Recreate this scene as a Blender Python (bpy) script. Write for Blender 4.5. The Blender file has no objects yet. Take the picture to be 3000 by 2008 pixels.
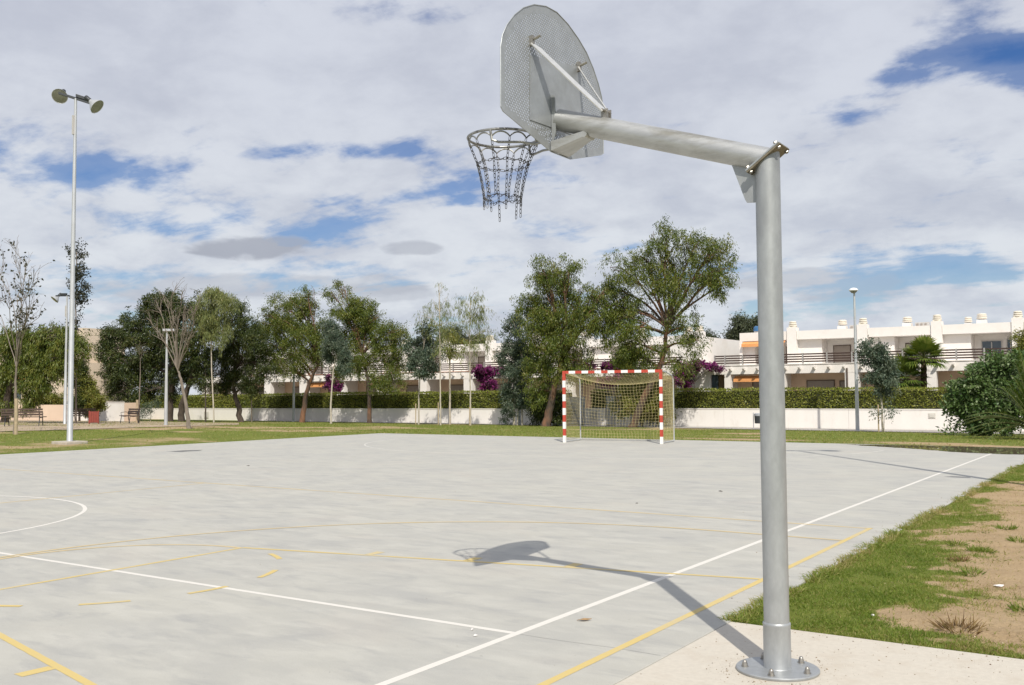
import bpy, bmesh, math, random
import numpy as np
from mathutils import Vector, Matrix

# ------------------------------------------------------------------ camera
SC = bpy.context.scene
COL = SC.collection
YAW, PITCH, ROLL, EYE, FPX = 0.585376, 0.052372, -0.006242, 1.4424, 2860.1
_F = Vector((-math.sin(YAW) * math.cos(PITCH), math.cos(YAW) * math.cos(PITCH), math.sin(PITCH)))
_R0 = Vector((math.cos(YAW), math.sin(YAW), 0))
_U0 = _R0.cross(_F)
_R = math.cos(ROLL) * _R0 + math.sin(ROLL) * _U0
_U = -math.sin(ROLL) * _R0 + math.cos(ROLL) * _U0
cam_data = bpy.data.cameras.new('camera')
cam = bpy.data.objects.new('camera', cam_data)
COL.objects.link(cam)
cam_data.sensor_width = 36.0
cam_data.lens = FPX / 3000 * 36.0
cam_data.clip_end = 6000
cam_data.clip_start = 0.05
cam.matrix_world = Matrix((( _R.x, _U.x, -_F.x, 0), (_R.y, _U.y, -_F.y, 0), (_R.z, _U.z, -_F.z, EYE), (0, 0, 0, 1)))
SC.camera = cam

# ------------------------------------------------------------------ sky and sun
SUN = Vector((0.60, -0.745, 1.0)).normalized()
ELEV = math.asin(SUN.z)
AZ = math.atan2(SUN.x, SUN.y)


def ray(px, py):
    return _F + _R * ((px - 1500) / FPX) - _U * ((py - 1004) / FPX)


def build_world():
    w = bpy.data.worlds.new('World')
    SC.world = w
    w.use_nodes = True
    nt = w.node_tree
    N, L = nt.nodes, nt.links
    N.clear()
    out = N.new('ShaderNodeOutputWorld')
    bg = N.new('ShaderNodeBackground')
    bg.inputs['Strength'].default_value = 0.1
    L.new(bg.outputs[0], out.inputs[0])
    sky = N.new('ShaderNodeTexSky')
    sky.sky_type = 'NISHITA'
    sky.sun_disc = False
    sky.sun_elevation = ELEV
    sky.sun_rotation = AZ
    sky.air_density = 1.0
    sky.dust_density = 0.3
    sky.ozone_density = 3.0
    tc = N.new('ShaderNodeTexCoord')

    def math_(op, a, b=None, c=None, clamp=False):
        n = N.new('ShaderNodeMath')
        n.operation = op
        n.use_clamp = clamp
        for i, v in enumerate((a, b, c)):
            if v is None:
                continue
            if isinstance(v, (int, float)):
                n.inputs[i].default_value = v
            else:
                L.new(v, n.inputs[i])
        return n.outputs[0]

    def mapr(v, a, b, c=0.0, d=1.0, smooth=True):
        n = N.new('ShaderNodeMapRange')
        n.interpolation_type = 'SMOOTHSTEP' if smooth else 'LINEAR'
        L.new(v, n.inputs[0])
        for i, x in enumerate((a, b, c, d)):
            n.inputs[i + 1].default_value = x
        return n.outputs[0]

    def mix(f, a, b):
        n = N.new('ShaderNodeMix')
        n.data_type = 'RGBA'
        if isinstance(f, (int, float)):
            n.inputs[0].default_value = f
        else:
            L.new(f, n.inputs[0])
        for i, v in ((6, a), (7, b)):
            if isinstance(v, tuple):
                n.inputs[i].default_value = (*v, 1)
            else:
                L.new(v, n.inputs[i])
        return n.outputs[2]

    sep = N.new('ShaderNodeSeparateXYZ')
    L.new(tc.outputs['Generated'], sep.inputs[0])
    X, Y, Z = sep.outputs
    zz = math_('ADD', math_('MAXIMUM', Z, 0.0), 0.16)
    pxn = math_('DIVIDE', X, zz)
    pyn = math_('DIVIDE', Y, zz)
    comb = N.new('ShaderNodeCombineXYZ')
    L.new(pxn, comb.inputs[0])
    L.new(pyn, comb.inputs[1])

    zz2 = math_('ADD', math_('MAXIMUM', Z, 0.0), 0.42)
    comb2 = N.new('ShaderNodeCombineXYZ')
    L.new(math_('DIVIDE', X, zz2), comb2.inputs[0])
    L.new(math_('DIVIDE', Y, zz2), comb2.inputs[1])
    L.new(math_('MULTIPLY', Z, 1.6), comb2.inputs[2])

    def noise(scale, detail, rough, dist, off, stretch=None, src=None):
        mp = N.new('ShaderNodeMapping')
        mp.inputs['Location'].default_value = off
        if stretch:
            mp.inputs['Scale'].default_value = stretch[:3]
            mp.inputs['Rotation'].default_value = (0, 0, stretch[3])
        L.new((src or comb).outputs[0], mp.inputs[0])
        n = N.new('ShaderNodeTexNoise')
        n.inputs['Scale'].default_value = scale
        n.inputs['Detail'].default_value = detail
        n.inputs['Roughness'].default_value = rough
        n.inputs['Distortion'].default_value = dist
        L.new(mp.outputs[0], n.inputs['Vector'])
        return n.outputs[0]

    # where a direction lands on the cloud sheet
    def sheet(px, py):
        d = ray(px, py).normalized()
        return d.x / (max(d.z, 0) + 0.16), d.y / (max(d.z, 0) + 0.16)

    def blob(px, py, rx, ry, soft=1.0):
        """soft elliptical field on the cloud sheet, axes along / across the line of sight"""
        cx, cy = sheet(px, py)
        ax, ay = sheet(px + rx, py)
        bx, by = sheet(px, py - ry)
        A = Vector((ax - cx, ay - cy))
        B = Vector((bx - cx, by - cy))
        det = A.x * B.y - A.y * B.x
        # inverse matrix rows
        dx = math_('SUBTRACT', pxn, cx)
        dy = math_('SUBTRACT', pyn, cy)
        s = math_('ADD', math_('MULTIPLY', dx, B.y / det), math_('MULTIPLY', dy, -B.x / det))
        t = math_('ADD', math_('MULTIPLY', dx, -A.y / det), math_('MULTIPLY', dy, A.x / det))
        r2 = math_('ADD', math_('MULTIPLY', s, s), math_('MULTIPLY', t, t))
        return r2

    cover = noise(1.75, 7, 0.53, 0.25, (3.1, 7.4, 0.0))
    streak = noise(4.2, 6, 0.55, 0.3, (1.7, 2.2, 0), (1.0, 2.4, 1.0, -0.5))
    puff = noise(7.5, 8, 0.60, 0.15, (2.2, 5.1, 0.3), None, comb2)
    cov = math_('ADD', math_('MULTIPLY', cover, 0.50), math_('MULTIPLY', streak, 0.20))
    cov = math_('ADD', cov, math_('MULTIPLY', puff, 0.30))

    def gap(px, py, rx, ry, amount):
        r2 = blob(px, py, rx, ry)
        return math_('MULTIPLY', math_('POWER', 2.718, math_('MULTIPLY', r2, -1.0)), amount)
    bias = None
    for g in [(2950, 165, 300, 62, 0.24), (2750, 235, 240, 40, 0.10), (2400, 325, 220, 42, 0.09), (250, 520, 300, 60, 0.10), (1000, 445, 420, 40, 0.10),
              (1150, 570, 260, 45, 0.09), (350, 650, 380, 40, 0.09), (1000, 690, 220, 35, 0.07),
              (2600, 800, 420, 60, 0.10), (1620, 520, 160, 50, 0.09),
              (450, 830, 500, 50, 0.06), (320, 180, 140, 50, 0.035), (460, 5, 60, 20, 0.06),
              (2280, 920, 400, 40, 0.06), (1150, 250, 900, 190, -0.08), (2200, 100, 700, 130, -0.07), (2400, 560, 500, 130, -0.05)]:
        v = gap(*g)
        bias = v if bias is None else math_('ADD', bias, v)
    cov = math_('SUBTRACT', cov, bias)
    mask = mapr(cov, 0.350, 0.480)
    body = noise(1.3, 6, 0.55, 0.2, (9.1, 1.3, 0))
    fine = noise(4.2, 5, 0.55, 0.3, (4.4, 6.0, 0))
    tone = math_('ADD', math_('MULTIPLY', body, 0.50), math_('MULTIPLY', puff, 0.50))
    tone = mapr(tone, 0.36, 0.62)
    low = mapr(Z, 0.04, 0.36)
    white = mix(low, (7.2, 7.5, 7.9), (6.3, 6.55, 7.3))
    grey = mix(low, (5.2, 5.55, 6.35), (5.1, 5.35, 6.2))
    cloud = mix(tone, grey, white)
    sc_ = N.new('ShaderNodeMix')
    sc_.data_type = 'RGBA'
    sc_.blend_type = 'MULTIPLY'
    sc_.inputs[0].default_value = 1.0
    L.new(cloud, sc_.inputs[6])
    sc_.inputs[7].default_value = (0.95, 0.96, 0.965, 1)
    cloud = sc_.outputs[2]
    # two darker lens clouds hanging low
    for (px, py, rx, ry, am) in [(735, 722, 190, 40, 0.85), (1205, 730, 85, 27, 0.55), (2400, 830, 330, 55, 0.45), (700, 840, 560, 45, 0.4), (1100, 860, 200, 30, .35)]:
        r2 = math_('ADD', blob(px, py, rx, ry), math_('MULTIPLY', math_('SUBTRACT', fine, 0.5), 3.2))
        m = mapr(r2, 1.15, 0.35, 0.0, am)
        cloud = mix(m, cloud, (3.5, 3.75, 4.4))
        mask = math_('MAXIMUM', mask, math_('MULTIPLY', m, 0.9))
    thin = mapr(cov, 0.22, 0.40, 0.0, 0.22)
    mask = math_('MAXIMUM', mask, thin)
    hsv = N.new('ShaderNodeHueSaturation')
    hsv.inputs['Saturation'].default_value = 1.30
    hsv.inputs['Hue'].default_value = 0.515
    hsv.inputs['Value'].default_value = 0.80
    L.new(sky.outputs[0], hsv.inputs['Color'])
    col = mix(mask, hsv.outputs[0], cloud)
    L.new(col, bg.inputs['Color'])
    w.cycles.sampling_method = 'MANUAL'
    w.cycles.sample_map_resolution = 512


build_world()
sun_data = bpy.data.lights.new('sun', 'SUN')
sun_data.energy = 4.0
sun_data.angle = math.radians(0.53)
sun_data.color = (1.0, 0.945, 0.85)
sun = bpy.data.objects.new('sun', sun_data)
COL.objects.link(sun)
sun.rotation_euler = (-SUN).to_track_quat('-Z', 'Y').to_euler()
sun.location = (20, -25, 40)

vs = SC.view_settings
vs.view_transform = 'Standard'
vs.look = 'None'
vs.exposure = 0.12
vs.gamma = 1.0
vs.use_curve_mapping = False
SC.render.engine = 'CYCLES'
SC.cycles.use_denoising = True
SC.cycles.max_bounces = 6
SC.cycles.diffuse_bounces = 3
SC.cycles.glossy_bounces = 3
SC.cycles.transmission_bounces = 4
SC.cycles.transparent_max_bounces = 8
SC.cycles.caustics_reflective = False
SC.cycles.caustics_refractive = False
random.seed(7)
RNG = np.random.default_rng(11)


# ------------------------------------------------------------------ terrain and picture helpers
def gz(x, y):
    """terrain height: level round the court, falling gently towards the street"""
    t = np.clip((y - 27.8) / 25.2, 0, 1)
    return -0.55 * (t * 0.75 + 0.25 * t * t * (3 - 2 * t))


def gzf(x, y):
    return float(gz(x, y))


def hit(px, py, dz=0.0):
    d = ray(px, py)
    z = 0.0
    p = None
    for _ in range(30):
        t = (z - EYE) / d.z
        p = Vector((d.x * t, d.y * t, z))
        z = 0.5 * z + 0.5 * (gzf(p.x, p.y) + dz)
    return p


def aty(px, py, y):
    d = ray(px, py)
    t = y / d.y
    return Vector((d.x * t, y, EYE + d.z * t))


def mpp(p):
    """metres per photograph pixel at a point"""
    return (Vector(p) - Vector((0, 0, EYE))).dot(_F) / FPX


def vnoise(x, y, seed=0):
    xi = np.floor(x).astype(np.int64)
    yi = np.floor(y).astype(np.int64)
    fx, fy = x - xi, y - yi
    fx = fx * fx * (3 - 2 * fx)
    fy = fy * fy * (3 - 2 * fy)

    def h(a, b):
        n = (a * 374761393 + b * 668265263 + seed * 1442695041) & 0x7fffffff
        n = ((n ^ (n >> 13)) * 1274126177) & 0x7fffffff
        return ((n ^ (n >> 16)) & 0xffff) / 65535.0
    return (h(xi, yi) * (1 - fx) + h(xi + 1, yi) * fx) * (1 - fy) + (h(xi, yi + 1) * (1 - fx) + h(xi + 1, yi + 1) * fx) * fy


def fbm(x, y, seed=0, octv=4):
    x = np.asarray(x, float)
    y = np.asarray(y, float)
    s, a, t = 0.0, 1.0, 0.0
    for k in range(octv):
        s = s + a * vnoise(x * 2 ** k + 17.3 * k, y * 2 ** k - 9.1 * k, seed + k)
        t += a
        a *= 0.5
    return s / t


# ------------------------------------------------------------------ materials
MATS = {}


def nd(nt, kind, **kw):
    n = nt.nodes.new(kind)
    for k, v in kw.items():
        if k in n.inputs:
            n.inputs[k].default_value = v
        else:
            setattr(n, k, v)
    return n


def mat(name, base, rough=0.7, metal=0.0, var=0.12, vscale=6.0, bump=0.0, bscale=40.0, second=None, sscale=1.0, slo=0.45, shi=0.65, stretch=(1, 1, 1), spec=0.5, coords='pos'):
    m = bpy.data.materials.new(name)
    m.use_nodes = True
    nt = m.node_tree
    b = nt.nodes['Principled BSDF']
    b.inputs['Roughness'].default_value = rough
    b.inputs['Metallic'].default_value = metal
    b.inputs['Specular IOR Level'].default_value = spec
    if coords == 'obj':
        tc = nd(nt, 'ShaderNodeTexCoord')
        src = tc.outputs['Object']
    else:
        src = nd(nt, 'ShaderNodeNewGeometry').outputs['Position']
    mp = nd(nt, 'ShaderNodeMapping')
    mp.inputs['Scale'].default_value = stretch
    nt.links.new(src, mp.inputs[0])
    n1 = nd(nt, 'ShaderNodeTexNoise', Scale=vscale, Detail=6.0, Roughness=0.6)
    nt.links.new(mp.outputs[0], n1.inputs['Vector'])
    r = nd(nt, 'ShaderNodeValToRGB')
    r.color_ramp.elements[0].position = 0.3
    r.color_ramp.elements[1].position = 0.7
    r.color_ramp.elements[0].color = tuple(max(0, c * (1 - var)) for c in base) + (1,)
    r.color_ramp.elements[1].color = tuple(min(1, c * (1 + var)) for c in base) + (1,)
    nt.links.new(n1.outputs[0], r.inputs[0])
    col = r.outputs[0]
    if second is not None:
        n2 = nd(nt, 'ShaderNodeTexNoise', Scale=sscale, Detail=8.0, Roughness=0.65)
        nt.links.new(mp.outputs[0], n2.inputs['Vector'])
        mr = nd(nt, 'ShaderNodeMapRange')
        mr.inputs[1].default_value = slo
        mr.inputs[2].default_value = shi
        nt.links.new(n2.outputs[0], mr.inputs[0])
        mx = nd(nt, 'ShaderNodeMix', data_type='RGBA')
        nt.links.new(mr.outputs[0], mx.inputs[0])
        nt.links.new(col, mx.inputs[6])
        mx.inputs[7].default_value = (*second, 1)
        col = mx.outputs[2]
    nt.links.new(col, b.inputs['Base Color'])
    if bump > 0:
        n3 = nd(nt, 'ShaderNodeTexNoise', Scale=bscale, Detail=4.0, Roughness=0.6)
        nt.links.new(mp.outputs[0], n3.inputs['Vector'])
        bp = nd(nt, 'ShaderNodeBump', Strength=bump, Distance=0.01)
        nt.links.new(n3.outputs[0], bp.inputs['Height'])
        nt.links.new(bp.outputs[0], b.inputs['Normal'])
    MATS[name] = m
    return m


def leafmat(name, cols, trans=0.16, rough=0.45):
    """leaf colour picked from a few hues by the leaf's own random value"""
    m = bpy.data.materials.new(name)
    m.use_nodes = True
    nt = m.node_tree
    b = nt.nodes['Principled BSDF']
    out = nt.nodes['Material Output']
    at = nd(nt, 'ShaderNodeAttribute', attribute_name='tint')
    r = nd(nt, 'ShaderNodeValToRGB')
    cr = r.color_ramp
    while len(cr.elements) < len(cols):
        cr.elements.new(0.5)
    for i, c in enumerate(cols):
        cr.elements[i].position = i / (len(cols) - 1)
        cr.elements[i].color = (*c, 1)
    nt.links.new(at.outputs['Fac'], r.inputs[0])
    nt.links.new(r.outputs[0], b.inputs['Base Color'])
    b.inputs['Roughness'].default_value = rough
    b.inputs['Specular IOR Level'].default_value = 0.35
    tr = nd(nt, 'ShaderNodeBsdfTranslucent')
    hs = nd(nt, 'ShaderNodeHueSaturation', Value=1.3, Saturation=1.1)
    nt.links.new(r.outputs[0], hs.inputs['Color'])
    nt.links.new(hs.outputs[0], tr.inputs['Color'])
    mx = nd(nt, 'ShaderNodeMixShader')
    mx.inputs[0].default_value = trans
    nt.links.new(b.outputs[0], mx.inputs[1])
    nt.links.new(tr.outputs[0], mx.inputs[2])
    nt.links.new(mx.outputs[0], out.inputs[0])
    MATS[name] = m
    return m


# metals and paints
mat('galvanised', (0.40, 0.415, 0.42), rough=0.46, metal=0.5, var=0.10, vscale=22, second=(0.29, 0.30, 0.31), sscale=4.0, slo=0.48, shi=0.75, stretch=(1, 1, 0.45), bump=0.05, bscale=60)
mat('galvanised_dull', (0.40, 0.42, 0.435), rough=0.5, metal=0.5, var=0.10, vscale=14, second=(0.37, 0.385, 0.395), sscale=5.0, bump=0.08, bscale=90)
mat('galvanised_weathered', (0.47, 0.475, 0.47), rough=0.42, metal=0.55, var=0.14, vscale=7, second=(0.29, 0.28, 0.245), sscale=4.5, slo=0.5, shi=0.72, stretch=(0.6, 2.2, 2.2), bump=0.08, bscale=60)
mat('brace_steel', (0.66, 0.66, 0.65), rough=0.38, metal=0.5, var=0.08, vscale=20)
mat('bolt_steel', (0.36, 0.34, 0.31), rough=0.45, metal=0.8, var=0.2, vscale=80)
mat('rusted_plate', (0.22, 0.19, 0.14), rough=0.7, metal=0.4, var=0.25, vscale=40)
mat('chain_steel', (0.12, 0.115, 0.11), rough=0.5, metal=0.75, var=0.3, vscale=60)
mat('rim_steel', (0.33, 0.33, 0.315), rough=0.42, metal=0.7, var=0.2, vscale=40, second=(0.16, 0.155, 0.15), sscale=14, slo=0.52, shi=0.6)
mat('pole_steel', (0.52, 0.535, 0.55), rough=0.5, metal=0.4, var=0.08, vscale=3)
mat('dark_metal', (0.045, 0.05, 0.055), rough=0.5, metal=0.3, var=0.2, vscale=20)
mat('lamp_shell', (0.55, 0.56, 0.56), rough=0.4, metal=0.5, var=0.08, vscale=10)
mat('lamp_white', (0.75, 0.76, 0.76), rough=0.4, var=0.05, vscale=10)
mat('lamp_glass', (0.24, 0.245, 0.205), rough=0.12, var=0.2, vscale=6, spec=0.6)
mat('goal_white', (0.80, 0.79, 0.76), rough=0.45, var=0.06, vscale=10)
mat('goal_red', (0.47, 0.060, 0.035), rough=0.45, var=0.12, vscale=10)
mat('net_cord', (0.55, 0.47, 0.24), rough=0.9, var=0.2, vscale=30)
# ground works
mat('concrete_pad', (0.55, 0.505, 0.43), rough=0.85, var=0.06, vscale=30, second=(0.49, 0.43, 0.35), sscale=5, slo=0.5, shi=0.8, bump=0.25, bscale=220)
mat('footing_concrete', (0.42, 0.38, 0.32), rough=0.9, var=0.15, vscale=8, bump=0.3, bscale=60)
mat('sandy_path', (0.40, 0.31, 0.215), rough=0.95, var=0.12, vscale=1.5, second=(0.34, 0.275, 0.20), sscale=0.6)
mat('paving', (0.40, 0.37, 0.34), rough=0.9, var=0.10, vscale=1.2, second=(0.33, 0.30, 0.27), sscale=0.5)
# walls
mat('white_wall', (0.81, 0.775, 0.735), rough=0.9, var=0.03, vscale=1.5, second=(0.66, 0.61, 0.55), sscale=1.6, slo=0.55, shi=0.85, stretch=(1, 1, 0.35), bump=0.15, bscale=30)
mat('cream_wall', (0.70, 0.545, 0.42), rough=0.9, var=0.05, vscale=1.0, bump=0.1, bscale=30)
mat('tan_wall', (0.66, 0.55, 0.43), rough=0.9, var=0.05, vscale=1.0, bump=0.1, bscale=30)
mat('stucco', (0.80, 0.76, 0.72), rough=0.9, var=0.03, vscale=1.3, second=(0.74, 0.675, 0.61), sscale=0.8, slo=0.5, shi=0.8, bump=0.1, bscale=30)
mat('stucco_bounce_tint', (0.74, 0.555, 0.41), rough=0.9, var=0.05, vscale=1.3)  # cream stucco with the peach of reflected light in recesses put into its colour
mat('terracotta', (0.42, 0.20, 0.12), rough=0.85, var=0.15, vscale=4)
mat('shutter', (0.33, 0.285, 0.25), rough=0.6, var=0.06, vscale=3)
mat('brown_wood', (0.060, 0.034, 0.026), rough=0.65, var=0.25, vscale=8, stretch=(0.3, 4, 4))
mat('bench_wood', (0.075, 0.050, 0.038), rough=0.6, var=0.25, vscale=14)
mat('awning', (0.72, 0.33, 0.12), rough=0.85, var=0.1, vscale=4)
mat('window_glass', (0.05, 0.07, 0.09), rough=0.06, var=0.1, vscale=1, spec=0.8)
mat('frame_dark', (0.10, 0.07, 0.055), rough=0.5, var=0.1, vscale=6)
mat('rail_post', (0.42, 0.40, 0.385), rough=0.5, metal=0.2, var=0.06, vscale=6)
mat('cap_cream', (0.76, 0.70, 0.60), rough=0.9, var=0.06, vscale=4)
mat('ac_grey', (0.50, 0.48, 0.46), rough=0.6, var=0.06, vscale=6)
mat('gate_grey', (0.46, 0.475, 0.51), rough=0.5, metal=0.2, var=0.05, vscale=4)
mat('hatch_grey', (0.60, 0.575, 0.52), rough=0.7, var=0.05, vscale=6)
mat('bin_red', (0.24, 0.045, 0.030), rough=0.6, var=0.15, vscale=12)
mat('bin_grey', (0.42, 0.43, 0.46), rough=0.5, metal=0.3, var=0.1, vscale=12)
mat('blue_tank', (0.05, 0.16, 0.34), rough=0.5, var=0.1, vscale=6)
mat('stake_wood', (0.42, 0.33, 0.22), rough=0.85, var=0.2, vscale=10)
# bark
mat('bark_dark', (0.075, 0.058, 0.045), rough=0.95, var=0.35, vscale=9, bump=0.5, bscale=25, stretch=(1, 1, .4))
mat('bark_red', (0.21, 0.105, 0.060), rough=0.9, var=0.35, vscale=6, second=(0.075, 0.055, 0.042), sscale=1.3, slo=0.40, shi=0.56, bump=0.4, bscale=20, stretch=(1, 1, .4))
mat('bark_grey', (0.20, 0.165, 0.135), rough=0.9, var=0.25, vscale=12, bump=0.3, bscale=30, stretch=(1, 1, .4))
mat('bark_pale', (0.46, 0.41, 0.34), rough=0.9, var=0.2, vscale=12, bump=0.2, bscale=30, stretch=(1, 1, .4))
mat('palm_trunk', (0.10, 0.062, 0.042), rough=0.95, var=0.4, vscale=14, bump=0.6, bscale=20)
# foliage
leafmat('leaf_olive', [(0.0342, 0.05928, 0.01064), (0.0798, 0.114, 0.01672), (0.133, 0.1558, 0.02432), (0.19, 0.1634, 0.038)])
leafmat('leaf_dark', [(0.01612, 0.02976, 0.00992), (0.0372, 0.05704, 0.01364), (0.0682, 0.08556, 0.0186), (0.1054, 0.1023, 0.0248)])
leafmat('leaf_yellow', [(0.08125, 0.1025, 0.0225), (0.1438, 0.1625, 0.03), (0.2063, 0.2063, 0.0375), (0.2125, 0.15, 0.04375)])
leafmat('leaf_blue', [(0.045, 0.0765, 0.054), (0.07313, 0.1103, 0.07425), (0.1125, 0.1406, 0.09), (0.18, 0.1969, 0.135)])
leafmat('leaf_weep', [(0.08125, 0.1063, 0.0375), (0.1375, 0.1688, 0.05625), (0.2, 0.2188, 0.06875), (0.225, 0.2063, 0.075)])
leafmat('leaf_oleander', [(0.040, 0.085, 0.025), (0.080, 0.145, 0.040), (0.135, 0.19, 0.065), (0.25, 0.28, 0.18)])
leafmat('leaf_hedge', [(0.0805, 0.1092, 0.0207), (0.1725, 0.207, 0.0345), (0.2645, 0.276, 0.0483), (0.345, 0.299, 0.08625)])
leafmat('leaf_poplar', [(0.030, 0.034, 0.022), (0.045, 0.050, 0.030), (0.06, 0.06, 0.034)], trans=0.15)
leafmat('leaf_palm', [(0.05, 0.095, 0.016), (0.10, 0.15, 0.024), (0.18, 0.22, 0.04), (0.26, 0.26, 0.065)])
leafmat('leaf_distant', [(0.052, 0.0676, 0.039), (0.0806, 0.0975, 0.0546), (0.117, 0.117, 0.0624)])
leafmat('petal_purple', [(0.035, 0.05, 0.015), (0.06, 0.03, 0.04), (0.15, 0.020, 0.105), (0.26, 0.035, 0.17), (0.38, 0.075, 0.25)], trans=0.25)
leafmat('blade', [(0.070, 0.115, 0.015), (0.125, 0.185, 0.024), (0.18, 0.24, 0.036), (0.28, 0.275, 0.075), (0.38, 0.31, 0.14)], trans=0.35, rough=0.6)
leafmat('dry_blade', [(0.10, 0.055, 0.020), (0.20, 0.13, 0.05), (0.34, 0.26, 0.13)], trans=0.2, rough=0.8)


def concrete_court():
    m = bpy.data.materials.new('court_concrete')
    m.use_nodes = True
    nt = m.node_tree
    b = nt.nodes['Principled BSDF']
    pos = nd(nt, 'ShaderNodeNewGeometry').outputs['Position']

    def nz(scale, detail, rough, st, rot=0.0, off=0.0):
        mp = nd(nt, 'ShaderNodeMapping')
        mp.inputs['Scale'].default_value = st
        mp.inputs['Rotation'].default_value = (0, 0, rot)
        mp.inputs['Location'].default_value = (off, off, 0)
        nt.links.new(pos, mp.inputs[0])
        n = nd(nt, 'ShaderNodeTexNoise', Scale=scale, Detail=detail, Roughness=rough, Distortion=0.4)
        nt.links.new(mp.outputs[0], n.inputs['Vector'])
        return n.outputs[0]

    def rng(v, a, b_, c=0., d=1.):
        r = nd(nt, 'ShaderNodeMapRange')
        for i, x in enumerate((a, b_, c, d)):
            r.inputs[i + 1].default_value = x
        nt.links.new(v, r.inputs[0])
        return r.outputs[0]

    def mx(f, a, c):
        n = nd(nt, 'ShaderNodeMix', data_type='RGBA')
        nt.links.new(f, n.inputs[0])
        for i, v in ((6, a), (7, c)):
            if isinstance(v, tuple):
                n.inputs[i].default_value = (*v, 1)
            else:
                nt.links.new(v, n.inputs[i])
        return n.outputs[2]
    blot = nz(0.75, 8, 0.62, (1, 1, 1))
    col = mx(rng(blot, 0.34, 0.66), (0.386, 0.380, 0.352), (0.446, 0.434, 0.384))
    st1 = nz(1.9, 9, 0.64, (1.0, 2.4, 1), 0.58)
    col = mx(rng(st1, 0.44, 0.66, 0, 0.6), col, (0.50, 0.488, 0.44))
    st2 = nz(1.9, 7, 0.62, (1.0, 2.6, 1), 0.4, 4.0)
    col = mx(rng(st2, 0.52, 0.70, 0, 0.6), col, (0.318, 0.316, 0.304))
    warm = nz(0.8, 3, 0.5, (1, 1, 1), 0, 9.0)
    col = mx(rng(warm, 0.56, 0.76, 0, 0.4), col, (0.47, 0.43, 0.375))
    gr = nz(160, 3, 0.7, (1, 1, 1))
    col2 = nd(nt, 'ShaderNodeMix', data_type='RGBA', blend_type='OVERLAY')
    col2.inputs[0].default_value = 0.22
    nt.links.new(col, col2.inputs[6])
    nt.links.new(gr, col2.inputs[7])
    spk = nz(34, 2, 0.5, (1, 1, 1), 0, 2.0)
    col3 = mx(rng(spk, 0.735, 0.77, 0, 0.6), col2.outputs[2], (0.22, 0.21, 0.20))
    nt.links.new(col3, b.inputs['Base Color'])
    rr = rng(st1, 0.3, 0.7, 0.55, 0.8)
    nt.links.new(rr, b.inputs['Roughness'])
    b.inputs['Specular IOR Level'].default_value = 0.35
    bp = nd(nt, 'ShaderNodeBump', Strength=0.12, Distance=0.004)
    nt.links.new(nz(70, 5, 0.7, (1, 1, 1)), bp.inputs['Height'])
    nt.links.new(bp.outputs[0], b.inputs['Normal'])
    MATS['court_concrete'] = m


concrete_court()


def worn_paint(name, colr, wear_lo, wear_hi, under=(0.455, 0.44, 0.40)):
    m = bpy.data.materials.new(name)
    m.use_nodes = True
    nt = m.node_tree
    b = nt.nodes['Principled BSDF']
    pos = nd(nt, 'ShaderNodeNewGeometry').outputs['Position']
    a = nd(nt, 'ShaderNodeTexNoise', Scale=1.1, Detail=8.0, Roughness=0.68)
    nt.links.new(pos, a.inputs['Vector'])
    r = nd(nt, 'ShaderNodeMapRange')
    r.inputs[1].default_value = wear_lo
    r.inputs[2].default_value = wear_hi
    nt.links.new(a.outputs[0], r.inputs[0])
    f = nd(nt, 'ShaderNodeTexNoise', Scale=55.0, Detail=4.0, Roughness=0.7)
    nt.links.new(pos, f.inputs['Vector'])
    ad = nd(nt, 'ShaderNodeMath', operation='MULTIPLY_ADD')
    nt.links.new(f.outputs[0], ad.inputs[0])
    ad.inputs[1].default_value = 0.30
    nt.links.new(r.outputs[0], ad.inputs[2])
    cl = nd(nt, 'ShaderNodeClamp')
    nt.links.new(ad.outputs[0], cl.inputs[0])
    cl.inputs[1].default_value = 0.0
    mx = nd(nt, 'ShaderNodeMix', data_type='RGBA')
    nt.links.new(cl.outputs[0], mx.inputs[0])
    mx.inputs[6].default_value = (*colr, 1)
    mx.inputs[7].default_value = (*under, 1)
    nt.links.new(mx.outputs[2], b.inputs['Base Color'])
    b.inputs['Roughness'].default_value = 0.6
    MATS[name] = m


worn_paint('white_paint', (0.72, 0.69, 0.63), 0.62, 1.05)
worn_paint('yellow_paint', (0.62, 0.46, 0.13), 0.48, 0.95)
worn_paint('yellow_paint_faded', (0.62, 0.465, 0.19), 0.44, 1.0)
worn_paint('white_paint_faded', (0.62, 0.60, 0.55), 0.40, 0.85)


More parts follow.
